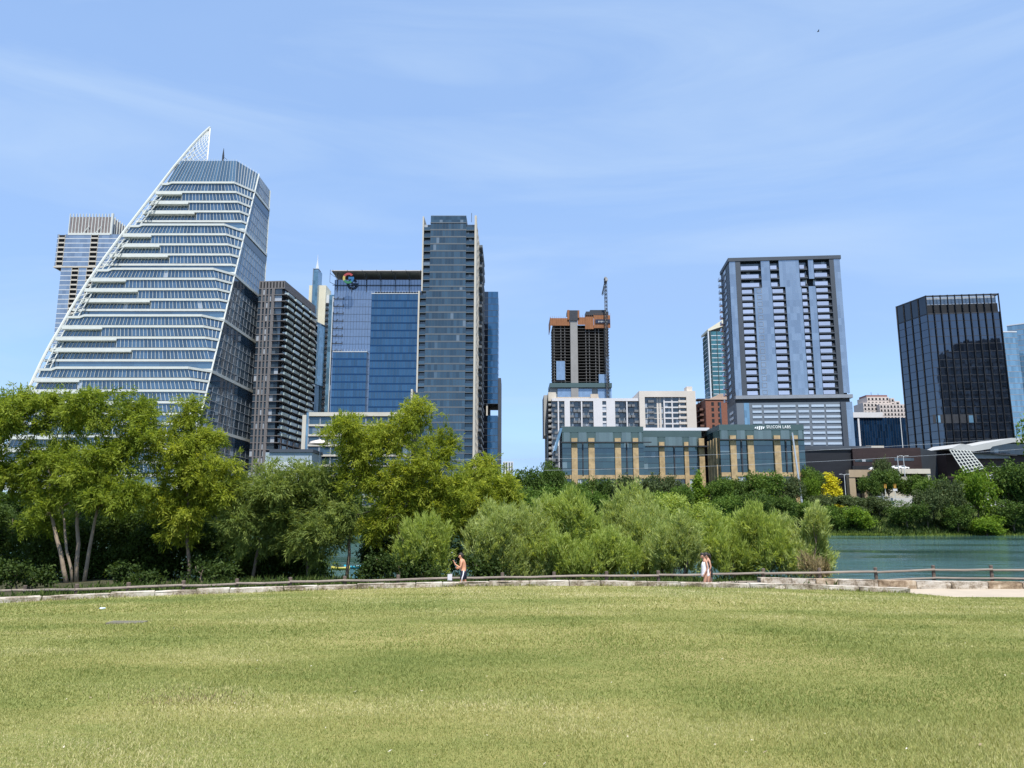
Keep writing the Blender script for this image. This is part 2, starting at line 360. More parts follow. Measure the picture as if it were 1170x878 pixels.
# ================================================================ pale tower behind the sail
b = Bld('apartment_tower', 'pale blue glass tower with a white finned crown, half hidden behind the sail tower', 'tower', 63.5, 135, 290, 480, 480)
zt = b.Z(268, 100); zm = b.Z(305, 100); z0 = 0; Wd = b.W
xi = b.X(69.5, 310)
box_part(b, 'core', .6, Wd - .6, .6, 30, zm, zt - .2, black_gap); box_part(b, 'core', xi + .6, Wd - .6, .6, 30, z0, zm, black_gap)
fl = (zt - zm) / 7
b1 = (b.X(66, 285), b.X(73, 285)); b2 = (b.X(103, 285), b.X(111, 285))
c1 = (b.X(79, 340), b.X(86.5, 340)); c2 = (b.X(96, 340), b.X(103, 340))
def strip(m, xa, xb, za, zb_, step=2.2): m.panes([(xa, 0), (xb, 0)], 0, za, zb_, step, 1)
k = 0; z = zt
while z > 60:
    up = z > zm + 1; z1 = z; z2 = z - fl
    xs = [0, b1[0], b1[1], b2[0], b2[1], Wd] if up else [xi, c1[0], c1[1], c2[0], c2[1], Wd]
    m = MB()
    for a_, e_ in ((xs[0], xs[1]), (xs[2], xs[3]), (xs[4], xs[5])): strip(m, a_, e_, z2 + .5, z1, 2.4)
    m.panes([(Wd, 0), (Wd, 30)], 0, z2 + .5, z1, 3)
    m.mat(1).ribbon([(xs[0], 30), (xs[0], 0), (Wd, 0), (Wd, 30)], -.4, .06, z2, z2 + .5)
    m.build('window_band', [sky_glass, pale_metal], b.o)
    for a_, e_ in ((xs[1], xs[2]), (xs[3], xs[4])):
        m = MB(); m.box(a_, e_, -.25, .55, z2 + .0, z2 + 1.0); m.box(a_ - .25, a_, -.2, .5, z2 + 1.0, z1); m.box(e_, e_ + .25, -.2, .5, z2 + 1, z1); m.build('balcony', beige_conc, b.o)
    z = z2
m = MB(); m.ribbon([(0, 30), (0, 0), (Wd, 0), (Wd, 30)], -.3, .35, zm - .6, zm + .3); m.build('ledge', beige_conc, b.o)
zc = b.Z(245.5, 100); xa, xb = b.X(79, 255), b.X(127, 255)
mesh_screen = M('crown_screen_mesh', (.20, .17, .17), .8, .2, .5)
box_part(b, 'crown_screen', xa + .3, xb - .3, 1, 28, zt, zc - 1.2, mesh_screen)
m = MB()
for i in range(14):
    x = xa + (xb - xa) * i / 13; m.box(x - .22, x + .22, .2, 1, zt, zc + .8)
for i in range(1, 9): m.box(xb - .3, xb + .4, 1 + i * 3.2, 1.5 + i * 3.2, zt, zc - .2)
m.box(xb - .4, xb + .9, .0, 1.3, zt - .5, zc + 1.0); m.box(xa, xb, -.2, 1, zt - .5, zt + .9)
m.bar((xa + 9, .3, zt), (xa + 13.5, .3, zt + 6), .25); m.bar((xa + 17, .3, zt), (xa + 21.5, .3, zt + 6), .25)
m.build('crown_fin', white_metal, b.o)

# ================================================================ brown apartment tower
b = Bld('apartment_tower', 'brown concrete apartment tower with pale glass balconies, directly right of the sail tower', 'tower', 296, 325, 330, 381, 380)
zt = b.Z(321, 325); D = 48; W_ = b.W
box_part(b, 'core', .5, W_ - .6, .5, D, 0, zt - .4, black_gap)
m = MB(); m.ribbon([(0, 0), (W_, 0), (W_, D)], -.5, .15, zt - 4.2, zt); m.mat(1)
for i in range(8): m.box(W_ * i / 8 + .7, W_ * i / 8 + 1.45, -.2, .2, zt - 3.6, zt - .5)
m.build('parapet', [brown_conc, black_gap], b.o)
fl = 3.45; z = zt - 4.2; n = 0; xw = W_ * .62
m = MB()
for px in (299.5, 303.5, 307.5, 311.5): x = b.X(px, 340); m.box(x - .42, x + .42, -.3, .5, 0, zt - 4.25)
x = b.X(313.2, 340); m.box(x - .3, x + .3, -.35, .5, 0, zt - 4.25); m.build('column', brown_conc, b.o); xw = x
while z > 12:
    z2 = z - fl
    m = MB(); m.panes([(0, 0), (xw, 0)], -.1, z2 + .4, z, 1.7); m.panes([(xw, .2), (W_ - 1.2, .2)], 0, z2 + .3, z, 1.9); m.build('window_band', win_dark, b.o)
    m = MB(); m.box(0, xw, -.2, .45, z2, z2 + .4); m.box(xw, W_ - 1, -.5, .4, z2, z2 + .3); m.box(W_ - 1.0, W_ + 1.6, -.8, D, z2, z2 + .32); m.build('floor_slab', brown_conc, b.o)
    m = MB(); m.panes([(W_ - .4, 2), (W_ - .4, D)], 0, z2 + .32, z, 2.4); m.build('window_band', win_dark, b.o)
    low = z < zt - 78
    nb = 0 if low else 4
    for i in range(nb):
        y = 1.5 + i * 11.6 + (n % 2) * 1.2
        m = MB(); m.box(W_ + 1.5, W_ + 1.72, y, y + 8.6, z2 + .32, z2 + 1.75); m.box(W_ - .35, W_ + 1.5, y - .2, y, z2 + .32, z2 + 1.6)
        m.build('balcony', green_rail, b.o)
    if low:
        for i in range(5): m = MB(); m.box(W_ + .9, W_ + 1.5, 2 + i * 9, 3 + i * 9, z2 + .32, z); m.build('pier', brown_conc, b.o)
    z = z2; n += 1

# ================================================================ slender tower with spire
b = Bld('glass_tower', 'slender pale tower with beige core and thin glass spire behind the brown balcony tower', 'tower', 349, 380, 340, 470, 470)
Zr = lambda r: b.Z(r, 360)
core_w = M('cream_core', (.66, .62, .48), .8, .05, .2)
box_part(b, 'core', b.X(350.2, 330), b.X(369.8, 330), 6, 20, 0, Zr(323), core_w)
m = MB(); xa, xb = b.X(356.8, 320), b.X(362.3, 320)
m.panes([(xa, 12), (xa, 2), (xb, 2), (xb, 12)], 0, Zr(370), Zr(306), 1.4, 14); m.mat(1).ribbon([(xa, 8), (xa, 2), (xb, 2), (xb, 8)], .02, .2, Zr(306) - .3, Zr(306)); m.box(xa - .35, xa, 1.8, 7, Zr(370), Zr(306)); m.build('glass_fin', [pale_glass, grey_metal], b.o)
m = MB(); p = Vector(((xa + xb) / 2 + .3, 4, Zr(306))); m.tube([p, p + Vector((0, 0, 5.5)), p + Vector((0, 0, 10))], [1.2, .3, .1]); m.build('spire', pale_metal, b.o)
# angled lower glass block
m = MB(); q0, q1, q2 = (b.X(355, 400), 0), (b.X(361.5, 400, ), -4), (b.X(367.5, 400, 2), 6)
zz = Zr(357)
m.prism([(q0[0], 16), q0, q1, q2, (q2[0], 16)], 0, zz - 8); m.build('lower_core', black_gap, b.o)
q0, q1, q2 = (q0[0] - .1, -.1), (q1[0], q1[1] - .3), (q2[0] + .3, q2[1])
m = MB(); m.panes([q0, q1], .1, 0, zz, 1.5, 34); m.panes([q1, q2], .1, 0, zz - 7, 1.5, 34); m.build('lower_glass', teal_dark, b.o)
m = MB(); xa, xb = b.X(362, 400), b.X(367.2, 400); m.panes([(xa, -3.4), (xb, 5.2)], .5, Zr(440), Zr(372), 2, 20); m.build('bright_panel', pale_glass, b.o)
xa, xb = b.X(367.5, 380), b.X(377, 380)
box_part(b, 'side_core', xa, xb, 8, 20, 0, Zr(333) - .3, pale_metal)
z = Zr(333); m = MB(); m.panes([(b.X(371, 380), 7.8), (xb, 7.8)], 0, 0, z, 1.6, 40); m.build('side_glass', pale_glass, b.o)
z -= 7
for i in range(26):
    m = MB(); m.box(xa - .1, b.X(371, 380), 6.4, 8, z, z + .4); m.box(xa, b.X(371, 380), 7.2, 7.9, z + .4, z + 1.4); m.build('balcony', dark_metal, b.o); z -= 3.6
xa, xb = b.X(377.2, 380), b.X(381.5, 380)
m = MB(); m.panes([(xa, 4), (xb, 4)], 0, 0, Zr(337), 1.5, 40); m.mat(1).mulls([(xa, 4), (xb, 4)], .02, .4, 0, Zr(337), 2.2, .5); m.build('corner_bay', [win_dark, pale_metal], b.o)
# striped low block in front of it
xa, xb = b.X(348, 420, -30), b.X(356.5, 420, -30)
z = b.Z(368, 352, -30); box_part(b, 'striped_core', xa, xb, -29.6, -22, 0, z - .3, black_gap); i = 0
while z > 25:
    m = MB(); m.panes([(xa, -30), (xb, -29.5), (xb, -22)], 0, z - 5.2, z - 1.1, 1.7); m.mat(1).ribbon([(xa, -30), (xb, -29.5), (xb, -22)], -.1, .2, z - 1.1, z); m.build('window_band', [pale_glass, white_metal], b.o); z -= 5.2

# ================================================================ office block with the ring sign
b = Bld('office_block', 'broad blue glass office block with flat roof canopy and round multicoloured sign', 'office', 381.5, 490, 350, 400, 400)
W_ = b.W; Zr = lambda r: b.Z(r, 420); ztop = Zr(320); xsplit = b.X(423.5, 380, -3); 
box_part(b, 'core', .4, W_, .4, 30, 0, ztop - .3, black_gap)
zA = Zr(334); zB = Zr(402)
fl = 4.1; z = zA; i = 0
m = MB(); m.panes([(0, 20), (0, 0), (W_, 0)], 0, zA, ztop, 1.6, 2); m.mat(1).mulls([(0, 0), (W_, 0)], .02, .12, zA, ztop, 1.6, .1); m.build('penthouse_glass', [lav_glass, slate_metal], b.o)
while z > 8:
    z2 = z - fl
    m = MB(); m.panes([(0, 20), (0, 0), (xsplit + 1, 0)], 0, z2, z, 1.6, 2); m.mat(1).ribbon([(0, 20), (0, 0), (xsplit + 1, 0)], .01, .1, z2 - .06, z2 + .06); m.mulls([(0, 0), (xsplit + 1, 0)], .01, .1, z2 + .07, z - .07, 1.6, .09)
    m.build('window_band', [lav_glass, slate_metal], b.o)
    if z > zB:
        m = MB(); zz = z2 + .3; m.bar((-.3, -.5, zz), (5.2, -.5, zz), .13); m.bar((-.3, -.5, zz), (.6, -1.6, zz), .13); m.bar((5.2, -.5, zz - .6), (5.2, -.5, zz + 1), .14); m.bar((1.5, -.4, zz), (2.5, -.4, zz + 1.1), .12); m.build('maintenance_bracket', dark_metal, b.o)
    z = z2
# right block, proud of the back wall
def block(x0, x1, yf, ztp, nm):
    z = ztp
    box_part(b, nm + '_core', x0 + .3, x1 - .3, yf + .3, .35, 0, ztp - .2, black_gap)
    while z > 8:
        z2 = z - fl; m = MB(); m.panes([(x0, 0), (x0, yf), (x1, yf), (x1, 0)], 0, z2 + .75, z, 1.6); m.mat(1).ribbon([(x0, 0), (x0, yf), (x1, yf), (x1, 0)], -.05, .05, z2, z2 + .75)
        m.mat(2).mulls([(x0, yf), (x1, yf)], .01, .09, z2 + .76, z - .01, 1.6, .08); m.build('window_band', [blue_glass, navy_spandrel, slate_metal], b.o); z = z2
    m = MB(); m.ribbon([(x0, 0), (x0, yf), (x1, yf), (x1, 0)], -.15, .15, ztp, ztp + .35)
    m.mulls([(x0, yf), (x1, yf)], -.05, .05, ztp + .35, ztp + 1.4, 1.5, .1); m.build('parapet_rail', pale_metal, b.o)
navy_spandrel = G('navy_spandrel', (.006, .032, .10), 1.6, .1, .2, .004, (.5, .75, 1))
block(xsplit, W_ - .5, -3.2, b.Z(336, 450, -3.2), 'right_block')
block(b.X(379.5, 430, -3), b.X(418.2, 430, -3), -3.0, b.Z(402.5, 400, -3), 'lower_block')
# canopy roof
zc = b.Z(309.8, 420, -4.6)
canopy_m = M('canopy_underside', (.50, .46, .42), .7, .1, .3)
m = MB(); m.box(-1.0, W_ + .5, -4.6, 12, zc, zc + .4); m.build('roof_canopy', canopy_m, b.o)
m = MB()
for i in range(7):
    x = 1.5 + i * 7.8; m.bar((x, -.6, zA), (x, -.6, zc), .17); m.bar((x, -.6, ztop - 1), (x - 1.4, -6.5, zc), .12); m.bar((x + 3, 11, ztop - 3), (x + 3, 11, zc), .2)
m.bar((-1, -.7, Zr(326.5)), (W_, -.7, Zr(326.5)), .2); m.bar((-1.1, -6.7, zc), (-1.1, -6.7, Zr(327)), .12); m.bar((-1.1, -6.7, Zr(317)), (0, -.5, Zr(317)), .1)
m.bar((-1.1, -6.7, Zr(327)), (1.5, -.6, Zr(327)), .12); m.build('canopy_frame', slate_metal, b.o)
# the ring sign: an open ring in four colours with a bar across the middle
sx, sz = b.f(398.2, 318.2, -5.6); Rr, th = 3.0, 1.2
sgn = empty('rooftop_sign', (0, 0, 0), 'open ring sign in red, yellow, green and blue mounted under the roof canopy', 'sign')
bpy.context.view_layer.update()
pw = b.o.matrix_world @ Vector((sx, -5.6, sz)); sgn.location = pw
sign_back = M('sign_back', (.02, .02, .025), .6, .1, 1)
def arc(a0, a1, col, nm):
    m = MB(); n = 14
    for i in range(n):
        A0, A1 = R(a0 + (a1 - a0) * i / n), R(a0 + (a1 - a0) * (i + 1) / n)
        pts = [(math.cos(A0) * r_, math.sin(A0) * r_) for r_ in (Rr - th, Rr)] + [(math.cos(A1) * r_, math.sin(A1) * r_) for r_ in (Rr, Rr - th)]
        if a1 > a0: pts = pts[::-1]
        for yy, mi in ((-.35, 0), (.0, 1)):
            m.mat(mi); m.hexa([(p[0], yy, p[1]) for p in pts] + [(p[0], yy + .34, p[1]) for p in pts])
    m.build(nm, [M(nm + '_paint', col, .5, .04, 1), sign_back], sgn)
arc(38, 152, (.33, .05, .05), 'red_arc'); arc(152, 208, (.46, .36, .10), 'yellow_arc'); arc(208, 312, (.03, .17, .08), 'green_arc'); arc(312, 362, (.02, .12, .28), 'blue_arc')
m = MB(); m.box(.0, Rr + .02, -.36, -.01, -.68, .70); m.mat(1).box(.0, Rr, .0, .33, -.67, .69); m.build('blue_bar', [M('blue_arc_paint', (.02, .16, .42)), sign_back], sgn)
m = MB(); 
for xx in (-1.2, 1.2): m.bar((xx, .35, -2.4), (xx, 5, -2.4), .14); m.bar((xx, .35, 2.2), (xx, 5, 2.2), .14)
m.build('sign_frame', dark_metal, sgn)

# ================================================================ tall dark glass tower
b = Bld('glass_tower', 'tall dark blue-grey glass tower with beige side fins, right of the broad blue office block', 'tower', 476.5, 543, 440, 330, 330)
W_ = b.W; D = 62; Zr = lambda r: b.Z(r, 510)
XX = lambda px, r: b.X(px, r)
fl = 3.32
z_top, z_bay, z_s1, z_s2 = Zr(246.5), Zr(255.5), Zr(333), Zr(449)
secs = [(z_bay, z_s1, XX(482.3, 290), XX(491.5, 290), XX(532.3, 290)), (z_s1, z_s2, XX(476.8, 390), XX(485.8, 390), XX(532, 390)), (z_s2, 0, XX(470.5, 480), XX(474, 480), XX(531, 480))]
xR = W_
slab_m = M('slab_grey', (.10, .115, .13), .6, .1, .3)
for si, (za, zb, x0, x1, x2) in enumerate(secs):
    box_part(b, 'core', x0 + .4, xR - .5, 1.7, D - 1, zb, za - .25, black_gap); box_part(b, 'bay_core', x1 + .3, x2 - .3, .25, 1.65, zb, za - .25, black_gap)
    z = za
    while z > max(zb + 1.2, 4):
        z2 = z - fl
        if z2 < zb: z2 = zb
        m = MB(); m.panes([(x1, 1.4), (x1, 0), (x2, 0), (x2, 1.4)], 0, z2 + .62, z, 1.35); m.mat(1).ribbon([(x1, 1.4), (x1, 0), (x2, 0), (x2, 1.4)], -.1, .07, z2, z2 + .62)
        m.mat(2).mulls([(x1, 0), (x2, 0)], .01, .1, z2 + .62, z, 1.35, .07); m.build('window_band', [teal_dark, slab_m, slate_metal], b.o)
        for (a_, e_) in (((x0 + .6, x1) if si < 2 else (x0 + .2, x1)), (x2, xR - .9)):
            m = MB(); m.panes([(a_, 1.6), (e_, 1.6)], 0, z2 + .3, z, 1.5); m.build('bay_window', win_dark if si < 2 else teal_dark, b.o)
            m = MB(); m.box(a_ + .02, e_ - .02, .1, 1.55, z2, z2 + .28); rl = MB(); rl.quad((a_ + .05, .15, z2 + .3), (e_ - .05, .15, z2 + .3), (e_ - .05, .15, z2 + 1.6), (a_ + .05, .15, z2 + 1.6))
            o_ = m.build('balcony', slab_m, b.o); rl.build('balcony_rail', teal_dark, o_)
        z = z2
m = MB(); x1, x2 = secs[0][3], secs[0][4]; m.prism([(x1, 0), (x2, 0), (x2, 22), (x1, 22)], z_bay - .2, z_top); m.build('plant_room', slab_m, b.o)
m = MB(); m.panes([(x1, 0), (x2, 0)], .05, z_bay, z_top - .3, 1.35, 2); m.mat(1).ribbon([(x1, 1.4), (x1, 0), (x2, 0), (x2, 1.4)], .06, .12, z_bay + .1, z_bay + .5); m.build('plant_screen', [teal_dark, slab_m], b.o)
m = MB(); m.bar((x1 + 18, 8, z_top), (x1 + 18, 8, z_top + 4.5), .15); m.build('roof_mast', dark_metal, b.o)
m = MB(); fin_b = beige_conc
m.box(secs[0][2], secs[0][2] + .6, -.6, D, z_s1, Zr(248)); m.build('side_fin', fin_b, b.o)
m = MB(); m.box(secs[1][2], secs[1][2] + .65, -.6, D, z_s2, Zr(333)); m.build('side_fin', fin_b, b.o)
m = MB(); m.box(secs[2][2] - .6, secs[2][2] + .15, -.6, D, 0, Zr(449) + 1.5); m.build('side_fin', fin_b, b.o)
m = MB(); m.box(xR - .85, xR + .05, -.6, 3.0, 0, Zr(247)); m.build('corner_fin', fin_b, b.o)
m = MB(); m.ribbon([(x1, 1.2), (x1 - 5, .5), (x2, .5)], 0, .3, z_s2 - .4, z_s2 + .4); m.build('setback_ledge', slate_metal, b.o)
# east flank: concrete frame with dark recesses and balconies
m = MB(); 
for i in range(8): m.box(xR - .4, xR + .1, 3.2 + i * 8.2, 5.4 + i * 8.2, 0, Zr(252))
m.build('flank_pier', fin_b, b.o)
z = Zr(252); i = 0
while z > 6:
    m = MB(); m.box(xR - .45, xR + .0, 3.1, D, z - .5, z); m.build('flank_slab', fin_b, b.o)
    if i % 1 == 0:
        m = MB(); yb = 26 + (i % 3) * 3; m.box(xR + .1, xR + 1.7, yb, yb + 30, z - fl, z - fl + 1.2); m.build('flank_balcony', slab_m, b.o)
    z -= fl; i += 1

# ================================================================ blue slab behind it
b = Bld('glass_slab_tower', 'narrow blue glass slab tower behind the right side of the tall dark glass tower', 'tower', 545, 569, 400, 450, 450)
W_ = b.W; Zr = lambda r: b.Z(r, 560); zt = Zr(333.5); zo1, zo0 = Zr(461.5), Zr(475)
for za, zb in ((zt, zo1), (zo0, 0)):
    box_part(b, 'core', .3, W_ - .3, .4, 28, zb, za - .2, black_gap)
    z = za
    while z > zb + .5 and z > 8:
        z2 = max(z - 3.9, zb); xs = b.X(557.5, 400)
        m = MB(); m.mat(1).panes([(0, 0), (xs, .0)], 0, z2, z, 1.6); m.mat(0).panes([(xs, 0), (W_, 0), (W_, 28)], 0, z2, z, 1.6); m.mat(2).ribbon([(0, 0), (W_, 0), (W_, 28)], .01, .06, z2 - .1, z2 + .1); m.build('window_band', [blue_glass, black_glass, slate_metal], b.o); z = z2
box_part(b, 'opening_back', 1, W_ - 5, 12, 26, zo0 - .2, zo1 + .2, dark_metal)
m = MB(); x = b.X(555.5, 468); m.box(x, x + .9, .5, 2, zo0, zo1); m.build('opening_column', beige_conc, b.o)
box_part(b, 'side_wing', W_ + .05, b.X(572.3, 450), 6, 30, 0, Zr(430), slate_metal)
# small far block right of it
b = Bld('office_block', 'small pale ribbed block just above the trees right of the tall dark glass tower', 'office', 574.5, 586.5, 532, 700, 700)
W_ = b.W; zt = b.Z(527.5, 580); box_part(b, 'wall', 0, W_, 0, 15, 0, zt, pale_metal)
for i in range(4): box_part(b, 'window_strip', W_ * (i + .25) / 4, W_ * (i + .7) / 4, -.12, .1, 2, zt - 1.0, win_dark)

# ================================================================ low beige block and grey roof
b = Bld('low_rise_building', 'low beige office with ribbon windows standing below the broad blue office block', 'building', 345.3, 470, 490, 312, 312)
W_ = b.W; Zr = lambda r: b.Z(r, 400); zt = Zr(471.5)
x1, x2 = b.X(349.6, 490), b.X(352.6, 490)
box_part(b, 'core', .3, W_, .5, 24, 0, zt - .2, black_gap); box_part(b, 'corner_pier', 0, x1, -.4, 5, 0, Zr(474.5), beige_conc)
m = MB(); m.box(x2, W_, -.7, 8, zt - 1.6, zt); m.build('cornice', beige_conc, b.o)
m = MB(); m.panes([(x1, 0), (x2, 0)], 0, 0, zt, 1.5, 8); m.build('stair_glass', pale_glass, b.o)
z = zt - 1.6
for i in range(9):
    m = MB(); m.panes([(x2, 0), (W_, 0)], 0, z - 3.3, z - .4, 1.6); m.mat(1).mulls([(x2, 0), (W_, 0)], .02, .2, z - 3.3, z - .4, 4.8, .5); m.build('window_row', [teal_dark, grey_metal], b.o)
    m = MB(); m.box(x2, W_, -.45, .2, z - 4.1, z - 3.3); m.build('spandrel', beige_conc, b.o); z -= 4.1
b = Bld('flat_roofed_hall', 'low grey hall with dark flat roof edge at the foot of the brown tower', 'building', 302, 357, 522, 292, 292)
W_ = b.W; Zr = lambda r: b.Z(r, 330); box_part(b, 'wall', .3, W_ - .3, .3, 15, 0, Zr(517), M('hall_panel', (.30, .36, .40), .5, .08, .2)); box_part(b, 'roof_edge', b.X(308, 515), W_ + .2, -.3, 15.2, Zr(517) + .003, Zr(513.5), slate_metal)
box_part(b, 'lower_band', 0, W_, 0, .25, 0, Zr(528), pale_metal)
px_ = at(366, 505, 300)
um = empty('parasol', (px_.x, 300, 7), 'pale round terrace parasol in front of the low beige office', 'parasol')
m = MB(); m.tube([(0, 0, px_.z - 7 - .9), (0, 0, px_.z - 7), (0, 0, px_.z - 7 + .9)], [4.2, 3.9, .2], 12); m.build('canopy', M('cream_canvas', (.62, .56, .50), .8, .06), um)
m = MB(); m.bar((0, 0, 0), (0, 0, px_.z - 7), .12, 6); m.build('pole', pale_metal, um)
# ================================================================ tower under construction with its crane
b = Bld('unfinished_tower', 'unfinished concrete tower wrapped in orange safety screens at the top', 'tower', 631.5, 697, 400, 900, 900)
W_ = b.W; Zr = lambda r: b.Z(r, 660); X = lambda p: b.X(p, 400)
conc = M('raw_concrete', (.115, .112, .108), .9, .12, .1)
zt = Zr(372); zl = Zr(441.5); fl = 3.6; z = zt
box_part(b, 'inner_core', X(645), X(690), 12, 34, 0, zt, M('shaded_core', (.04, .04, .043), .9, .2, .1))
while z > zl:
    m = MB(); m.box(0, X(683), 0, 40, z - .34, z); m.box(X(683) + .0, W_ - .6, 1.2, 40, z - .34, z); m.build('floor_slab', conc, b.o); z -= fl
for p in (633.2, 641, 645.5, 669.5, 673.5, 680.5, 684.5, 691):
    x = X(p); box_part(b, 'column', x - .45, x + .45, .6, 1.6, zl, zt - .5, conc)
for y in (10, 20, 30): box_part(b, 'column', .4, 1.2, y, y + 1, zl, zt - .5, conc)
box_part(b, 'lift_core', X(651.8), X(660), -2.0, 8, 0, Zr(366), M('pale_core', (.25, .245, .235), .9, .1, .1))
def scr(x0, x1, r0, r1, y=-.8, nm='safety_screen'):
    m = MB(); x0, x1 = X(x0), X(x1); z0, z1 = Zr(r1), Zr(r0); m.box(x0, x1, y, y + .5, z0, z1)
    n = max(2, int((x1 - x0) / 2.4))
    for i in range(n + 1): x = x0 + (x1 - x0) * i / n; m.box(x - .12, x + .12, y - .25, y - .02, z0, z1 + 2.0 + (i * 37 % 3) * .4)
    m.build(nm, orange_net, b.o)
scr(629.2, 651, 364, 372.5, -1.2); scr(660.5, 669, 363, 371.5, -1.0); scr(669, 678.5, 362.5, 376.5, -1.6); scr(679, 697.6, 361, 375.5, -2.2)
m = MB(); x = X(629.2); m.box(x - .5, x, -1.2, 36, Zr(375), Zr(363)); m.build('safety_screen', orange_net, b.o)
m = MB(); m.box(X(648.5), X(662.5), -2, 14, Zr(359), Zr(355.3)); m.box(X(651), X(660.4), -3.1, -2.1, Zr(367), Zr(356)); m.build('formwork', dark_metal, b.o)
m = MB(); m.box(X(670), X(696), -1.5, 14, Zr(360.5), Zr(356.5)); m.box(X(675), X(694), 0, 12, Zr(356.4), Zr(354.4)); m.build('formwork', dark_metal, b.o)
for p0, p1, r0, r1 in ((648.5, 651.2, 366, 355), (660.4, 662.5, 364, 355.5)): m = MB(); m.box(X(p0), X(p1), -2.4, -1.8, Zr(r0), Zr(r1)); m.build('formwork_frame', orange_net, b.o)
m = MB(); m.box(X(680.5), X(697.4), -3.0, -2.75, Zr(370.3), Zr(365.8)); 
m.mat(1)
for i in range(7): x = X(684.4 + i * 1.55); m.box(x - .3, x + .35, -3.06, -3.01, Zr(369.2) + (i % 2) * .3, Zr(367.6))
m.build('banner', [M('navy_banner', (.012, .02, .05), .6, .05), white_metal], b.o)
pale_site = G('site_glass', (.16, .24, .36), 2.2, .06, .1, .003, (.85, .92, 1))
for p0, p1, r0, r1 in ((635.4, 645.2, 413, 434.5), (683.5, 693, 428, 438), (691.5, 695.5, 408, 428)):
    m = MB(); m.panes([(X(p0), 0), (X(p1), 0)], .8, Zr(r1), Zr(r0), 2.2, 7); m.build('glazing', pale_site, b.o)
m = MB(); m.box(X(627.6), X(698), -2.5, 38, Zr(443.2), Zr(438.2)); m.build('podium_band', lab_fascia, b.o)
box_part(b, 'podium', X(628.5), X(697.5), 1, 36, 0, Zr(443.3), M('podium_grey', (.25, .27, .27), .8, .1, .1))
for p0, p1 in ((636.5, 675.5), (682, 697.5)):
    m = MB(); m.panes([(X(p0), 0), (X(p1), 0)], .3, 0, Zr(444.5), 3, 20); m.build('glazing', pale_site, b.o)
# crane
p = at(694.6, 450, 893); top = at(694.2, 322, 893)
cr = empty('tower_crane', (p.x, 893, 7), 'thin tower crane mast rising beside the unfinished orange-screened tower', 'crane')
def lattice(m, a, b_, wd, n, r):
    a, b_ = Vector(a), Vector(b_); d = (b_ - a).normalized(); u = d.orthogonal().normalized(); v = d.cross(u)
    cs = [(u * i + v * j) * wd for i, j in ((1, 1), (1, -1), (-1, -1), (-1, 1))]
    for c in cs: m.bar(a + c, b_ + c, r)
    for k in range(n):
        for q in range(4): m.bar(a.lerp(b_, k / n) + cs[q], a.lerp(b_, (k + 1) / n) + cs[(q + 1) % 4], r * .7)
m = MB(); H = top.z - 7; lattice(m, (0, 0, 0), (0, 0, H), 1.15, 60, .34); m.build('mast', dark_metal, cr)
m = MB(); m.box(-1.6, 1.6, -2, 2.2, H, H + 3.4); m.prism([(-1.9, -2.4), (1.9, -2.4), (1.9, 3), (-1.9, 3)], H + 3.4, H + 5.6, [(-1, -1), (1, -1), (1, 1), (-1, 1)]); m.build('cab', dark_metal, cr)
m = MB(); lattice(m, (.3, 3, H + 1), (1.2, 42, H - 4), .8, 16, .2); m.build('jib', dark_metal, cr)
m = MB(); m.box(-1.3, 1.3, -11, -8, H - 2.2, H + .8); m.bar((0, -8, H), (0, -2, H), .5); m.build('counterweight', grey_conc, cr)

# ================================================================ white mid-rise apartments
b = Bld('apartment_block', 'white and beige mid-rise apartment block behind the low stone-columned office', 'building', 630.7, 794.7, 470, 400, 400)
W_ = b.W; X = lambda p, y=0.: b.X(p, 470, y); Zr = lambda r: b.Z(r, 700); zt = Zr(455.3); fl = (Zr(457.5) - Zr(488.5)) / 5
xm = X(730.2)
box_part(b, 'core', .4, W_ - .4, 1.9, 30, 0, zt - .4, black_gap)
m = MB(); m.box(0, xm - .1, -.2, 30, zt - 1.5, zt); m.build('parapet', white_stucco, b.o)
for p0, p1 in ((645, 651.2), (678, 688.3), (692.8, 702.8)):
    m = MB(); m.box(X(p0), X(p1), -.2, 2, 0, zt - 1.5); m.build('white_panel', white_stucco, b.o)
for p0, p1, nb in ((630.9, 645, 2), (651.2, 678, 3), (702.8, 730, 3)):
    x0, x1 = X(p0), X(p1); z = zt - 1.6; i = 0
    m = MB(); xc = (x0 + x1) / 2; m.box(xc - .35, xc + .35, -.1, 1.7, 0, zt - 1.55); m.build('divider', white_stucco, b.o)
    while z > 4:
        m = MB(); m.panes([(x0, 1.7), (x1, 1.7)], 0, z - fl + .5, z, 1.3); m.mat(1).box(x0, x1, 1.5, 1.85, z - fl, z - fl + .5); m.mat(2).mulls([(x0, 1.7), (x1, 1.7)], .02, .15, z - fl + .5, z, 2.7, .55); m.build('window_row', [win_dark, grey_conc, grey_metal], b.o)
        for k in range(nb):
            bw = (x1 - x0) / nb; xb = x0 + bw * k + (bw * .45 if (i + k) % 2 else .1)
            if xb + bw * .5 > xc - .4 and xb < xc + .4: xb = xc + .45 if (i + k) % 2 else xc - .45 - bw * .5
            m = MB(); m.box(xb, xb + bw * .5, .1, 1.48, z - fl, z - fl + .22); m.box(xb, xb + bw * .5, .08, .2, z - fl + .22, z - fl + 1.25); m.build('balcony', M('balcony_grey', (.16, .17, .18), .6, .1), b.o)
        z -= fl; i += 1
x0, x1 = X(688.3), X(692.8); z = zt - 1.6
while z > 4:
    m = MB(); m.panes([(x0, .4), (x1, .4)], 0, z - fl + 1, z - .2, 1.5); m.mat(1).box(x0, x1, .1, .8, z - fl, z - fl + 1.0); m.build('window', [win_dark, white_stucco], b.o); z -= fl
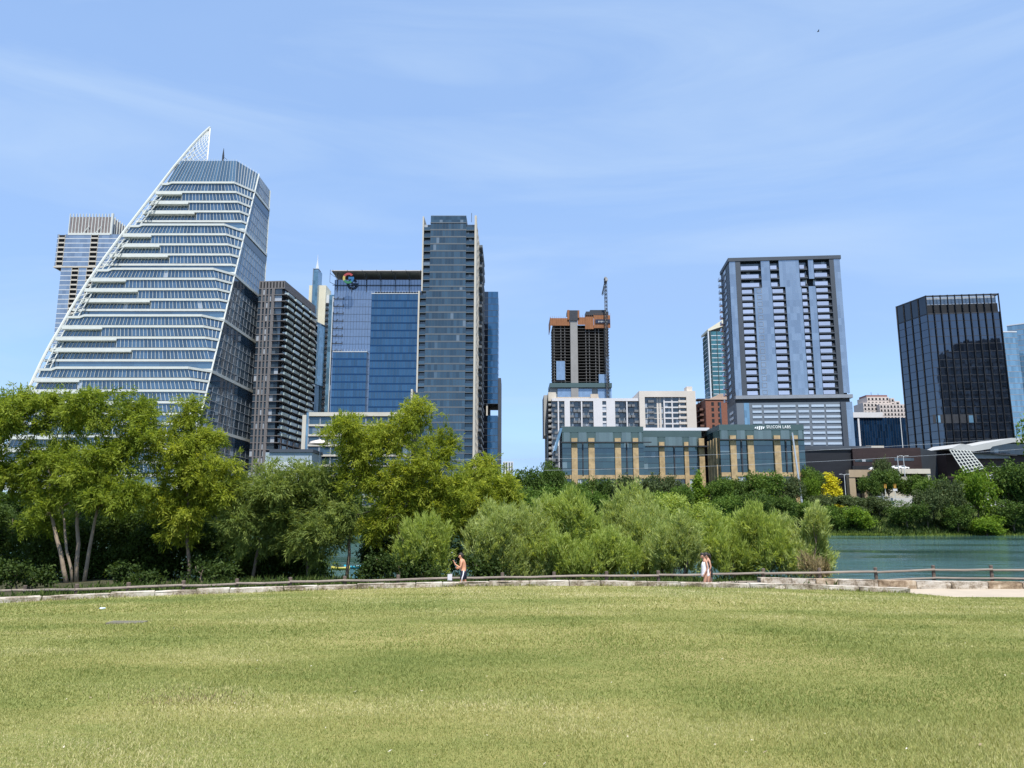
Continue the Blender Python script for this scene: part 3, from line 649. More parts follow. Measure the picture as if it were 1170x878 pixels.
# beige frame on the right
zt2 = Zr(447.5); pale_beige = M('pale_beige', (.60, .56, .51), .85, .06, .1)
xa, xb = X(736.5), X(784)
m = MB(); m.box(xm, xa, -1.5, 28, 0, zt2); m.box(xb, W_, -1.5, 28, 0, zt2); m.box(xa, xb, -1.5, 28, Zr(454.3), zt2); m.build('frame_wall', pale_beige, b.o)
m = MB(); m.box(X(785.5), X(792), 0, 6, zt2, Zr(441.8)); m.build('chimney', pale_beige, b.o)
z = Zr(454.3)
while z > 4:
    m = MB(); m.panes([(xa, .2), (xb, .2)], 0, z - fl + .5, z, 1.35); m.mat(1).box(xa, xb, .0, .6, z - fl, z - fl + .5); m.build('window_row', [win_dark, grey_conc], b.o)
    for p0, p1 in ((740.5, 747), (775, 784)):
        m = MB(); m.box(X(p0), X(p1), -1.3 if p0 > 760 else -.9, -.05, z - fl, z - fl + 1.2); m.build('balcony', pale_beige if p0 > 760 else M('balcony_grey', ()), b.o)
    z -= fl
m = MB()
for p0 in (758.8, 767.8, 776.4): m.box(X(p0) - .35, X(p0) + .35, -.7, -.05, 0, Zr(454.4))
z = Zr(454.3)
while z > 4: m.box(X(758.8) + .36, X(776.4) - .36, -.6, -.06, z - fl, z - fl + .75); z -= fl
m.build('window_grid', white_stucco, b.o)
for p0 in (750.5, 753.5): box_part(b, 'blind_panel', X(p0), X(p0) + 1.0, -.02, .15, 0, Zr(454.5), pale_beige)
# left flank with stacked balconies and roof volumes
xf0, xf1 = X(621.2, 14), X(625.4, 14)
m = MB(); m.box(xf0, xf1, 12, 30, Zr(495), Zr(447.5)); m.box(xf0 + 1.2, xf1, 13, 30, 0, Zr(495)); m.build('rear_wall', grey_conc, b.o)
box_part(b, 'flank_back', xf1, -.05, 9, 12, 0, Zr(452), black_gap)
z = Zr(457)
while z > 4:
    m = MB(); m.box(xf1, -.02, 2.5, 8.9, z - fl, z - fl + .3); m.box(xf1, -.02, 2.4, 2.5, z - fl + .3, z - fl + 1.3); m.build('flank_balcony', grey_conc, b.o); z -= fl
m = MB(); m.box(xf1 + .05, X(636), 4, 20, Zr(457), Zr(447)); m.build('roof_block', beige_conc, b.o)
m = MB(); m.box(X(636), X(686), 5, 20, zt, Zr(452.2)); m.box(X(676), X(685), 4, 5, zt, Zr(449)); m.build('roof_block', M('roof_beige', (.42, .36, .29), .85, .1), b.o)

# ================================================================ stone-columned low office with the sign
b = Bld('office_building', 'low teal glass office with tall tan stone columns and white lettering', 'office', 642.5, 735.5, 520, 303, 303, 6.0)
# ---- left wing
def wing(x0, x1, y0, cols, rt, rf, rc0, rcan, rg1, rb, px, canx, depth=22, winpairs=None):
    Zw = lambda r: b.Z(r, px, y0); Xw = lambda p: b.X(p, 520, y0)
    m = MB(); m.box(x0 + .3, x1 - .3, y0 + .5, y0 + depth, 0, Zw(rt) - .15); m.build('core', black_gap, b.o)
    m = MB(); m.ribbon([(x0, y0 + depth), (x0, y0), (x1, y0), (x1, y0 + depth)], -.4, .1, Zw(rf), Zw(rt)); m.build('fascia', lab_fascia, b.o)
    cl = [(Xw(a), Xw(c)) for a, c in cols]; xs = [x0] + [v for c in cl for v in c] + [x1]
    for i in range(0, len(xs), 2):
        a, c = xs[i], xs[i + 1]
        m = MB(); m.panes([(a + .6, y0), (c - .6, y0)], .08, Zw(rc0), Zw(rf), 1.5); m.build('clerestory_window', lab_clere, b.o)
        m = MB(); m.box(a, c, y0, y0 + .3, Zw(rc0), Zw(rf)); m.build('fascia_panel', lab_fascia, b.o)
        m = MB(); m.panes([(a, y0), (c, y0)], 0, Zw(rg1), Zw(rc0), 1.7, 5); m.mat(1)
        n = 5
        for k in range(1, n): zz = Zw(rg1) + (Zw(rc0) - Zw(rg1)) * k / n; m.box(a, c, y0 - .09, y0 - .01, zz - .05, zz + .05)
        if i in (2, 6): xc = (a + c) / 2; m.box(xc - .25, xc + .25, y0 - .5, y0 - .1, Zw(rg1), Zw(rcan))
        m.build('curtain_window', [lab_glass, dark_metal], b.o)
        m = MB(); m.box(a, c, y0 - .25, y0 + .4, Zw(rb), Zw(rg1)); m.build('sill_band', limestone, b.o)
        m = MB(); m.panes([(a, y0), (c, y0)], 0, 0, Zw(rb), 1.7, 1); m.build('base_window', win_dark, b.o)
    for a, c in cl:
        m = MB(); m.box(a, c, y0 - .95, y0 + .6, 0, Zw(rc0 - 4)); m.build('stone_column', limestone, b.o)
        m = MB(); m.box(a + .02, c - .02, y0 - .05, y0 + .4, Zw(rc0 - 4) + .01, Zw(rf) - .01); m.build('fascia_panel', lab_fascia, b.o)
    m = MB(); m.box(Xw(canx[0]), Xw(canx[1]), y0 - 1.9, y0 - .96, Zw(rcan) - .18, Zw(rcan) + .18); m.build('sun_canopy', dark_metal, b.o)
wing(0, b.W, 0, ((653, 659.6), (672.3, 679.2), (702.5, 709.2), (723, 729.2)), 487.6, 494.3, 505, 506, 543, 547.4, 690, (640.5, 744))
xm0 = b.W + .05
wing(xm0, b.X(802, 520, 9), 9, ((753, 759), (781.6, 786.4), (799.2, 805.2))[:2], 492.2, 499.5, 509.5, 510.5, 543, 547.5, 770, (738, 800))
m = MB(); m.box(b.X(735.8, 520, 9), b.X(812, 520, 9), 9.2, 24, b.Z(492.2, 770, 9), b.Z(488.8, 770, 9)); m.build('roof_parapet', white_stucco, b.o)
yr = -9.0; xr0, xr1 = b.X(823.3, 520, yr), b.X(920, 520, yr)
wing(xr0, xr1, yr, ((834.2, 841), (854, 861), (884.4, 891.6), (905, 911.8)), 485.3, 492, 502, 503, 540, 544.6, 870, (822, 928), 30)
# receding flank of the right wing
m = MB(); pth = [(xr0 - .05, 8.9), (xr0 - .05, yr + .2)]
m.panes(pth, .12, 0, b.Z(485.3, 823, yr) - 2.0, 1.8, 6); m.build('flank_glass', lab_glass, b.o)
for i in range(4): box_part(b, 'stone_pier', xr0 - .9, xr0 - .16, yr + 2.4 + i * 4.2, yr + 3.4 + i * 4.2, 0, b.Z(500, 823, yr), limestone)
box_part(b, 'entrance_column', b.X(799.2, 520, 7), b.X(805.2, 520, 7), 7, 8.4, 0, b.Z(501, 800, 7), limestone)
m = MB(); m.box(b.X(799, 520, 6), xr0 - 1, 5.2, 8.8, b.Z(511, 800, 6), b.Z(509.5, 800, 6)); m.build('entrance_canopy', dark_metal, b.o)
# tilted glass fin and fire stair at the left corner
m = MB(); z0, z1 = b.Z(515.5, 636, 0), b.Z(489.5, 642, 0); xa, xb = b.X(632.6, 515, 0), b.X(643, 490, 0)
m.hexa([(xa, -.4, z0), (xa + .9, -.4, z0), (xa + .9, 9, z0), (xa, 9, z0), (xb - 1.1, -.4, z1), (xb - .1, -.4, z1), (xb - .1, 9, z1), (xb - 1.1, 9, z1)]); m.build('tilted_glass_fin', pale_glass, b.o)
m = MB(); 
for i in range(6):
    zz = 1.5 + i * 3.0; m.hexa([(xa + .4, 1, zz), (-.2, 1, zz + 2.4), (-.2, 2.6, zz + 2.4), (xa + .4, 2.6, zz), (xa + .4, 1, zz + .3), (-.2, 1, zz + 2.7), (-.2, 2.6, zz + 2.7), (xa + .4, 2.6, zz + .3)])
m.bar((xa + .6, .9, 0), (xa + .6, .9, z0), .15); m.bar((xa + 2, .9, 0), (xa + 2, .9, z0 + 2), .15); m.build('stair', dark_metal, b.o)
# lettering
def text(nm, body, size, parent, x, y, z, mat, depth=.08):
    c = bpy.data.curves.new(nm, 'FONT'); c.body = body; c.size = size; c.extrude = depth; c.space_character = 1.22; c.offset = .006 * size
    t = bpy.data.objects.new('tmp', c); COL.objects.link(t); bpy.context.view_layer.update()
    me = bpy.data.meshes.new_from_object(t.evaluated_get(bpy.context.evaluated_depsgraph_get())); bpy.data.objects.remove(t)
    me.materials.clear(); me.materials.append(mat); o = bpy.data.objects.new(nm, me); COL.objects.link(o)
    o.rotation_euler = (R(90), 0, 0); o.location = (x, y, z); o.parent = parent; return o
letter_m = M('letter_white', (.82, .84, .84), .5, .02)
xt, zt_ = b.f(875.8, 489.6, yr - .25); xe = b.X(903.2, 489, yr - .25)
tx = text('lettering', 'SILICON LABS', 1.5, b.o, xt, yr - .2, zt_, letter_m); bpy.context.view_layer.update()
tx.scale = ((xe - xt) / tx.dimensions.x, 1.05, 1)
xg, zg = b.f(868, 488.8, yr - .25)
m = MB()
for i in range(5):
    x = xg - 1.7 + i * .78; h = (.35, .6, .85, .75, .5)[i]; m.hexa([(x - .3, yr - .3, zg - h), (x + .1, yr - .3, zg - h), (x + .1, yr - .12, zg - h), (x - .3, yr - .12, zg - h), (x + .0, yr - .3, zg + h * .7), (x + .5, yr - .3, zg + h * .7), (x + .5, yr - .12, zg + h * .7), (x + .0, yr - .12, zg + h * .7)])
m.build('emblem', letter_m, b.o)

# ================================================================ brick block
b = Bld('brick_building', 'brown brick block between the white apartments and the large grey-blue tower', 'building', 806.5, 832, 470, 470, 470)
W_ = b.W; Zr = lambda r: b.Z(r, 815); zt = Zr(457)
m = MB(); m.box(0, W_, 0, 25, 0, zt); m.build('wall', brick, b.o)
m = MB(); m.box(-.3, W_ + .3, -.4, 25, zt, zt + .5); xa = b.X(810, 455); m.prism([(xa, 1), (W_, 1), (W_, 12), (xa, 12)], zt + .5, Zr(450), [(xa + 7, 1), (W_, 1), (W_, 12), (xa + 7, 12)]); m.build('roof', M('tan_roof', (.40, .31, .25), .8, .08), b.o)
z = zt - 1.5
while z > 3:
    for x in (3.5, 7.5): m = MB(); m.box(x, x + 1.6, -.08, .1, z - 2.2, z); m.build('window', black_gap, b.o)
    m = MB(); m.box(W_ * .62, W_ * .62 + 1.0, -.1, .05, z - 3.4, z); m.build('window', teal_dark, b.o); z -= 3.5
xl_ = b.X(794.5, 470, 14)
box_part(b, 'flank_wall', xl_, -.02, 12, 25, 0, Zr(459), brick); z = Zr(462)
while z > 3:
    m = MB(); m.box(xl_ + .2, -.03, 3, 11.9, z - 3.4, z - 3.1); m.box(xl_ + .2, -.03, 3, 3.15, z - 3.1, z - 2.2); m.build('balcony', M('brown_balcony', (.16, .085, .065), .8, .1), b.o)
    m = MB(); m.box(xl_ + 1, -1, 11.7, 11.95, z - 2.8, z - .4); m.build('window', black_gap, b.o); z -= 3.4
m = MB(); m.box(xl_, xl_ + 6.5, 8, 16, Zr(454.6), Zr(453.3)); m.bar((xl_ + 1.5, 12, Zr(459)), (xl_ + 1.5, 12, Zr(454)), .3); m.bar((xl_ + 5, 12, Zr(459)), (xl_ + 5, 12, Zr(454)), .3); m.build('roof_pergola', dark_metal, b.o)

# ================================================================ teal tower
b = Bld('apartment_tower', 'teal glass tower with slanted beige roof cap left of the large grey-blue tower', 'tower', 813.5, 850, 420, 560, 560)
W_ = b.W; Zr = lambda r: b.Z(r, 820); zt = Zr(379)
teal_glass = G('teal_glass', (.03, .11, .13), 2.0, .05, .35, .006, (.75, 1, .95))
box_part(b, 'core', .4, W_, .5, 24, 0, zt - .2, black_gap)
m = MB(); m.hexa([(-2, -.6, zt), (W_, -.6, zt + 9), (W_, 20, zt + 9), (-2, 20, zt), (-2, -.6, zt + 1.6), (W_, -.6, zt + 18), (W_, 20, zt + 18), (-2, 20, zt + 1.6)]); m.build('roof_cap', core_w, b.o)
z = zt; 
while z > 8:
    m = MB(); m.panes([(0, 24), (0, 0), (W_, 0)], 0, z - 2.9, z, 1.7); m.mat(1).ribbon([(0, 20), (0, 0), (W_, 0)], -.1, .1, z - 3.4, z - 2.9); m.build('window_band', [teal_glass, pale_metal], b.o)
    m = MB(); m.box(-1.5, -.2, 1, 8, z - 3.4, z - 2.2); m.build('balcony', lab_fascia, b.o); z -= 3.4
m = MB(); m.mulls([(0, 0), (W_, 0)], .15, .5, 0, zt, 5, .5); m.build('facade_rib', lab_fascia, b.o)
box_part(b, 'corner_pier', -2.1, -1.2, -.5, 1, 0, zt, pale_metal)

# ================================================================ large grey-blue tower
b = Bld('apartment_tower', 'large grey-blue residential tower with four columns of balconies above a banded podium', 'tower', 833, 956.8, 296, 350, 346)
W_ = b.W; D = 21
Zr = lambda r, p=895: b.Z(r, p); zt = Zr(293.6); zp = Zr(452); z3 = Zr(328)
Xm = lambda p: b.X(p, 358); Xt = lambda p: b.X(p, 315)
box_part(b, 'core', .5, W_ + .5, 2.2, D, 0, zt - .5, black_gap)
m = MB(); m.ribbon([(-.2, D), (-.2, 0), (W_ + 1.2, 0), (W_ + 1.2, D)], -2.0, .35, zt - 1.7, zt); m.build('cornice', slate_metal, b.o)
xs = dict(a0=0, a1=Xm(843), p1=Xm(848.6), c1=Xm(863.2), c2a=Xm(883.6), c2b=Xm(899.3), c3a=Xm(917.6), c3b=Xm(926), c4a=Xm(934), c4b=Xm(951.8), p2=Xm(957), r1=W_ + 1.0)
top = dict(c1=Xt(870), c2a=Xt(880), c2b=Xt(890.6), c3a=Xt(913.6), c3b=Xt(922.8), c4a=Xt(930.2))
zc = zt - 1.75; fl = 3.15
def gstrip(x0, x1, za, zb, nm='glass_strip'):
    m = MB(); m.panes([(x0, 2.1), (x0, 0), (x1, 0), (x1, 2.1)], 0, za, zb, 1.5, max(1, round((zb - za) / fl))); m.build(nm, sky_glass, b.o)
gstrip(xs['a0'], xs['a1'], zp, zc); gstrip(xs['c1'], xs['c2a'], zp, z3); gstrip(xs['c2b'], xs['c3a'], zp, z3); gstrip(xs['c3b'], xs['c4a'], zp, z3); gstrip(xs['p2'], xs['r1'], zp + .8, zc)
gstrip(top['c1'], top['c2a'], z3, zc); gstrip(top['c2b'], top['c3a'], z3, zc); gstrip(top['c3b'] + .6, top['c4a'], z3 + fl + .5, zc)
for x0, x1 in ((xs['a1'] + .02, xs['p1']), (xs['c4b'], xs['p2'] - .02)):
    m = MB(); m.box(x0, x1, -.15, 2.2, zp + .02, zc); m.build('pier', slate_metal, b.o)
dk = slate_metal
def bcol(x0, x1, za, zb, n, rw):
    fh = (zb - za) / n
    for i in range(n):
        z = za + i * fh
        m = MB(); m.panes([(x0, 2.15), (x1, 2.15)], 0, z + .3, z + fh, 1.6); m.build('balcony_door', win_dark, b.o)
        m = MB(); m.box(x0 + .02, x1 - .02, -.1, 2.1, z - .25, z + .3); o_ = m.build('balcony', dk, b.o)
        m = MB(); xr = x0 + (x1 - x0) * rw; m.box(x0 + .15, xr, -.16, -.12, z + .32, z + 2.12); m.build('balcony_rail', lav_rail, o_)
        m = MB(); m.box(xr + .1, x1 - .05, .6, .7, z + .32, z + 1.5); m.build('side_rail', dark_metal, o_)
nf = round((z3 - zp) / fl)
bcol(xs['p1'], xs['c1'], zp, z3, nf, .82); bcol(xs['c2a'], xs['c2b'], zp, z3, nf, .80); bcol(xs['c3a'], xs['c3b'], zp, z3, nf, .68); bcol(xs['c4a'], xs['c4b'], zp, z3, nf, .76)
bcol(xs['p1'], top['c1'], z3, zc - .5, 3, .86); bcol(top['c2a'], top['c2b'], z3, zc - .5, 3, .72); bcol(top['c3a'], top['c3b'], z3, zc - .5, 3, .6); bcol(top['c4a'], xs['c4b'], z3, zc - .5, 3, .8)
m = MB()                                  # small square frames on the second glass strip
fh = (z3 - zp) / nf; x0 = xs['c1'] + 1.2
for i in range(nf):
    z = zp + i * fh + .5
    for q in ((x0, x0 + 2.2, z, z + .18), (x0, x0 + 2.2, z + 2.0, z + 2.18), (x0, x0 + .18, z + .18, z + 2.0), (x0 + 2.02, x0 + 2.2, z + .18, z + 2.0)): m.box(q[0], q[1], -.1, -.01, q[2], q[3])
m.build('vent_frame', grey_metal, b.o)
# west flank
m = MB(); m.box(-.1, .3, 1.5, D, 0, zt - 1.8); m.build('flank_wall', slate_metal, b.o)
for i in range(nf + 4):
    z = zp + i * fh
    if z > zt - 3: break
    m = MB(); m.box(-.32, -.12, 8, 13, z + .5, z + 2.2); m.build('flank_window', sky_glass, b.o)
    m = MB(); m.box(-1.7, -.12, 17, D - .2, z - .2, z + .1); m.box(-1.7, -1.6, 17, D - .2, z + .1, z + 1.3); m.build('flank_balcony', lav_rail, b.o)
# podium
m = MB(); m.box(-.4, W_ + 1.8, -1.2, 2.0, zp - 1.6, zp - .02); m.build('podium_ledge', grey_metal, b.o)
box_part(b, 'gap_wall', .2, W_ + .8, .4, 2.1, zp - 4, zp - 1.6, dark_metal)
Xp = lambda p, r=485: b.X(p, r, -.6)
m = MB(); m.ribbon([(-.2, D), (-.2, -.6), (W_ + 1.4, -.6), (W_ + 1.4, D)], -.8, 0, 0, zp - 3.4); m.build('podium_wall', M('podium_slate', (.13, .155, .185), .6, .06, .2), b.o)
groups = [(860.5, 871), (873.5, 889.5), (892, 910), (913, 925), (928, 942.5), (944.5, 961)]
pod_strip = G('podium_strip', (.40, .47, .55), 1.8, .2, .08, .004)
r0 = 463.2
for i in range(8):
    r = r0 + i * 6.15
    for g0, g1 in groups:
        m = MB(); sh = (r - 485) * .055; m.box(Xp(g0 + sh, r), Xp(g1 + sh, r), -.82, -.62, Zr(r + 2.6), Zr(r)); m.build('louvre_strip', pod_strip, b.o)
m = MB(); m.panes([(Xp(851), -.6), (Xp(857), -.6)], .12, 0, Zr(460.5), 1.5, 14); m.build('podium_glass', pale_glass, b.o)
m = MB(); m.box(Xp(961.5), Xp(967.5), -1.6, -.65, 0, zp - 3.5); m.build('podium_pier', slate_metal, b.o)
m = MB(); m.panes([(Xp(967.6), -.6), (W_ + 1.4, -.6)], .12, 0, zp - 3.6, 1.5, 14); m.build('podium_glass', sky_glass, b.o)
for i in range(4): m = MB(); z = Zr(467 + i * 6.5); m.box(-.4, -.22, 6, 15, z - 1.2, z); m.build('flank_louvre', pod_strip, b.o)

# ================================================================ dark blue office behind, stepped hotel
b = Bld('office_block', 'dark blue glass office with white roof edge right of the large grey-blue tower', 'office', 975.5, 1038, 490, 440, 440)
W_ = b.W; Zr = lambda r: b.Z(r, 1005); navy = G('navy_glass', (.006, .022, .055), 1.7, .05, .4, .005, (.6, .8, 1))
box_part(b, 'core', .3, W_, .4, 25, 0, Zr(478), black_gap); z = Zr(477.5)
while z > 3:
    m = MB(); m.panes([(0, 0), (W_, 0)], 0, z - 3.9, z, 1.5); m.mat(1).mulls([(0, 0), (W_, 0)], .01, .08, z - 3.9, z, 1.5, .07); m.build('window_band', [navy, slate_metal], b.o); z -= 3.9
xa = b.X(980.2, 490); m = MB(); m.box(xa, xa + 1.0, -.5, .3, 0, Zr(478)); m.build('white_column', white_stucco, b.o)
m = MB(); m.box(-.5, b.X(1008, 475), -.8, 20, Zr(477.5), Zr(471.5)); m.build('roof_band', white_stucco, b.o)
m = MB(); m.box(b.X(1029, 490), b.X(1029.8, 490), -.4, .1, 0, Zr(477)); m.build('facade_rib', pale_metal, b.o)
b = Bld('hotel', 'pale stepped hotel with rows of small dark windows, far off beside the black tower', 'hotel', 987.5, 1041, 480, 700, 700)
Zr = lambda r: b.Z(r, 1010); X = lambda p, r=470: b.X(p, r)
hot = M('hotel_stone', (.50, .44, .40), .85, .06, .1); red_roof = M('hotel_roof', (.22, .12, .11), .8, .1)
def hrow(m, x0, x1, n, y, z):
    p = (x1 - x0) / n; xx = x0
    for k in range(n):
        m.mat(1).box(xx, xx + p * .25, y - .16, y + .1, z - 2.1, z); m.mat(0).box(xx + p * .25, xx + p * .75, y - .1, y + .1, z - 2.1, z); m.mat(1).box(xx + p * .75, xx + p, y - .16, y + .1, z - 2.1, z); xx += p
tiers = [((988, 1020.5), 460, 2.0), ((994.5, 1020.0), 452.6, 5), ((1020.5, 1025), 454.5, 3), ((1025, 1030.8), 458, 2.5), ((1030.8, 1036.5), 466.5, 1.5)]
for (p0, p1), r, y in tiers:
    x0, x1 = X(p0), X(p1); zt = Zr(r); m = MB(); m.box(x0, x1, y, y + 20, 0, zt); m.build('wall', hot, b.o); z = zt - 1.2; n = max(1, round((x1 - x0) / 3.2))
    for _ in range(14):
        if z < 6: break
        m = MB()
        hrow(m, x0, x1, n, y, z); m.build('window_row', [black_gap, hot], b.o); z -= 3.6
x0, x1 = X(1003), X(1033.5); m = MB(); m.box(x0, x1, -4, 1.9, 0, Zr(462.8)); m.build('wall', hot, b.o); z = Zr(462.8) - 1.2
for _ in range(8):
    m = MB()
    hrow(m, x0, x1, 8, -4, z); m.build('window_row', [black_gap, hot], b.o); z -= 3.6
m = MB(); m.box(X(995.2), X(1019.5), 7, 22, Zr(452.6), Zr(450.2)); m.build('roof', red_roof, b.o)
m = MB(); x0, x1 = X(1034), X(1041.5, 500); m.box(x0, x1, -6, -.5, 0, Zr(473)); m.build('wall', hot, b.o); z = Zr(474)
for _ in range(9):
    m = MB(); 
    hrow(m, x0, x1, 2, -6, z); m.build('window_row', [black_gap, hot], b.o); z -= 3.6
m = MB(); m.bar((X(1004), 12, Zr(450)), (X(1004), 12, Zr(446)), .2); m.bar((X(1012), 12, Zr(450)), (X(1012), 12, Zr(447.5)), .2); m.build('roof_mast', dark_metal, b.o)

# ================================================================ black tower
b = Bld('glass_tower', 'black glass tower with an open fin crown, at the right end of the skyline', 'tower', 1057, 1140, 337, 380, 376)
W_ = b.W; D = 21; q_ = at(1024.3, 350, 400); q_ = Vector((q_.x, 400)) - b.A; LB_ = (q_.dot(b.u), q_.dot(b.n))
lf = lambda t, o=0: (LB_[0] * t - o, LB_[1] * t); Zr = lambda r: b.Z(r, 1098); zt = Zr(336.8); z1 = Zr(358)
m = MB(); m.prism([(.4, .4), (W_ - .5, .4), (W_ - .5, D - .5), (LB_[0] + .8, LB_[1] - .5)], 0, Zr(347.5)); m.build('core', black_gap, b.o)
fl = 4.0; z = z1; i = 0; xn = 10
while z > 10:
    z2 = z - fl
    m = MB(); m.panes([LB_, (0, 0), (W_, 0), (W_, D)], 0, z2 + .25, z, 1.45); m.mat(1).ribbon([LB_, (0, 0), (W_, 0), (W_, D)], -.1, .03, z2, z2 + .25); m.build('window_band', [black_glass_bright if True else black_glass, dark_metal], b.o); z = z2
m = MB()
for k in range(xn + 1): x = W_ * k / xn; m.box(x - .19, x + .19, -.75, -.04, 0, zt - .05)
for k in range(1, 5): x, y = lf(k / 4); m.box(x - .5, x - .05, y - .15, y + .15, 0, zt - .05); m.build('facade_fin', dark_metal, b.o)
m = MB(); m.ribbon([LB_, (0, 0), (W_, 0), (W_, D)], -.8, .1, zt - .7, zt); m.ribbon([LB_, (0, 0), (W_, 0)], -.3, .1, z1 - .3, z1 + .3); m.build('crown_beam', dark_metal, b.o)
m = MB(); m.box(1, W_ - 1, 2.5, D - 2, Zr(348), Zr(346.5)); m.panes([(.4, 1.5), (W_ - .4, 1.5)], 0, z1, Zr(347), 1.5, 2); m.build('crown_screen', G('crown_screen_glass', (.10, .115, .14), 1.8, .2, .1, .004), b.o)
m = MB(); m.panes([(.4, 1.6), (W_ - .4, 1.6)], 0, Zr(346.9), zt - .72, 1.5, 1); m.build('crown_screen', G('crown_pale_glass', (.34, .38, .44), 1.9, .2, .1, .004), b.o)
m = MB(); m.panes([LB_, (0, 0)], 0, z1 + .3, zt - .7, 1.5, 4); m.build('crown_screen', black_glass, b.o)
for p in (1072, 1109.5):
    x, z = b.f(p, 479, 0); m = MB(); m.box(x - 1.0, x + 1.0, -.12, .1, z - 1.8, z + 1.8); m.build('bright_window', pale_glass, b.o)
m = MB(); x, z = b.f(1066, 479, 0); x2 = b.X(1116, 479); m.box(x, x2, -.06, .05, z - 2.2, z + 2.2); m.build('dark_floor_strip', dark_metal, b.o)
for nm_l, pl, pr, r0, Y0, Y1 in (('pale blue glass tower just right of the black tower, lower of two', 1144.5, 1164, 380, 520, 520), ('pale blue glass tower cut off by the right edge, higher of two', 1153.5, 1215, 372, 560, 540)):
    b = Bld('glass_tower', nm_l, 'tower', pl, pr, 400, Y0, Y1); W_ = b.W; zt = b.Z(r0, pl + 4)
    box_part(b, 'core', .3, W_, .4, 25, 0, zt - .3, black_gap); z = zt
    while z > 40:
        m = MB(); m.panes([(0, 25), (0, 0), (W_, 0)], 0, z - 3.6, z, 1.6); m.mat(1).ribbon([(0, 25), (0, 0), (W_, 0)], -.1, .05, z - 4, z - 3.6); m.build('window_band', [pale_glass, grey_metal], b.o); z -= 4
    m = MB(); m.ribbon([(0, 25), (0, 0), (W_, 0)], -.3, .2, zt, zt + .8); m.build('roof_edge', pale_metal, b.o)

# ================================================================ low brown hall, parking deck, white roof
b = Bld('exhibition_hall', 'long low dark brown hall with a slate wedge at its right end', 'building', 919, 1051, 530, 335, 335)
W_ = b.W; Zr = lambda r: b.Z(r, 985); X = lambda p, r=525: b.X(p, r)
m = MB(); m.box(0, X(973), 0, 30, 0, Zr(514.5)); m.build('wall', M('dark_slate', (.012, .013, .017), .55, .2, .15, stretch=(1, 1, 5)), b.o)
m = MB(); m.box(X(973), W_, -1.5, 30, 0, Zr(512.2)); m.build('wall', dark_brown, b.o)
m = MB(); m.box(-.3, X(996), -.6, 31, Zr(514.4), Zr(510)); m.build('roof_edge', slate_metal, b.o)
m = MB(); m.box(X(994), X(1015), 3, 14, Zr(512.1), Zr(508.8)); m.build('roof_box', beige_conc, b.o)
m = MB(); m.panes([(X(975), -1.5), (X(995), -1.5)], .1, Zr(528), Zr(525.5), 1.5); m.panes([(X(1020), -1.5), (X(1042), -1.5)], .1, Zr(527), Zr(524), 1.5); m.build('window_row', win_dark, b.o)
m = MB(); m.box(X(970), X(1000), -3, -1.6, 0, Zr(533)); m.build('dark_entry', black_gap, b.o)
m = MB(); x0, x1 = W_ + .05, X(1083); m.hexa([(x0, -1.2, 0), (X(1070), -1.2, 0), (X(1070), 20, 0), (x0, 20, 0), (x0, -1.2, Zr(512.6)), (X(1080), -1.2, Zr(519)), (X(1080), 20, Zr(519)), (x0, 20, Zr(512.6))]); m.build('slate_wedge', M('wedge_slate', (.03, .036, .044), .5, .1, .2), b.o)
b2 = b
b = Bld('parking_deck', 'low beige concrete deck building behind the spreading dark oaks', 'building', 970.5, 1063.5, 548, 306, 306, 6)
W_ = b.W; Zr = lambda r: b.Z(r, 1015); X = lambda p: b.X(p, 548)
m = MB(); m.box(0, W_, 3, 16, 0, Zr(545)); m.build('back_wall', black_gap, b.o)
m = MB(); m.box(0, X(1002), 0, 2.9, Zr(545.5), Zr(537)); m.box(0, X(977.5), .2, 2.9, 0, Zr(545.5)); m.box(X(987), X(1002), .2, 2.9, 0, Zr(545.5)); m.build('wall', M('deck_tan', (.36, .28, .19), .85, .1, .3), b.o)
m = MB(); m.box(X(1002), W_, -.3, 16, Zr(541.5), Zr(536)); m.box(X(1060), W_, 0, 16, 0, Zr(541.5)); m.box(X(1002), X(1050), .3, 2.9, 0, Zr(545)); m.build('parapet', beige_conc, b.o)
b = Bld('civic_hall', 'low dark hall under a sweeping white roof with a slanted white lattice panel', 'building', 1083, 1200, 530, 322, 318)
W_ = b.W; Zr = lambda r, p=1110: b.Z(r, p); X = lambda p, r=525: b.X(p, r)
m = MB(); m.box(X(1085), W_, 3, 30, 0, Zr(517)); m.build('wall', dark_brown, b.o)
m = MB(); m.box(X(1108), X(1156), 1.0, 2.95, Zr(524), Zr(517.2)); m.build('grey_band', grey_metal, b.o)
m = MB(); m.hexa([(X(1108), -.5, Zr(517.4)), (X(1162), -.5, Zr(521.5)), (X(1162), 3, Zr(521.5)), (X(1108), 3, Zr(517.4)), (X(1108), -.5, Zr(516)), (X(1162), -.5, Zr(520)), (X(1162), 3, Zr(520)), (X(1108), 3, Zr(516))]); m.build('eave', dark_metal, b.o)
rp_ = [(1086.5, 512.6), (1098, 507.2), (1107.5, 508.6), (1110.5, 509.8), (1156, 500.6), (1200, 501.5), (1200, 506.3), (1158, 505.6), (1134, 510.4), (1131.5, 513), (1112, 516.2), (1090, 513.4)]
m = MB(); n = len(rp_); fr = [(b.f(p, r, -2.0)) for p, r in rp_]
m.v += [(x, -2.0, z) for x, z in fr] + [(x + .6, 26, z + 1.2) for x, z in fr]
m.f.append(tuple(range(n))[::-1]); m.f.append(tuple(n + i for i in range(n))); m.mi += [0, 0]
for i in range(n): j = (i + 1) % n; m.f.append((i, j, n + j, n + i)); m.mi.append(0)
m.build('sweeping_roof', M('roof_white', (.42, .425, .42), .7, .06, .3), b.o)
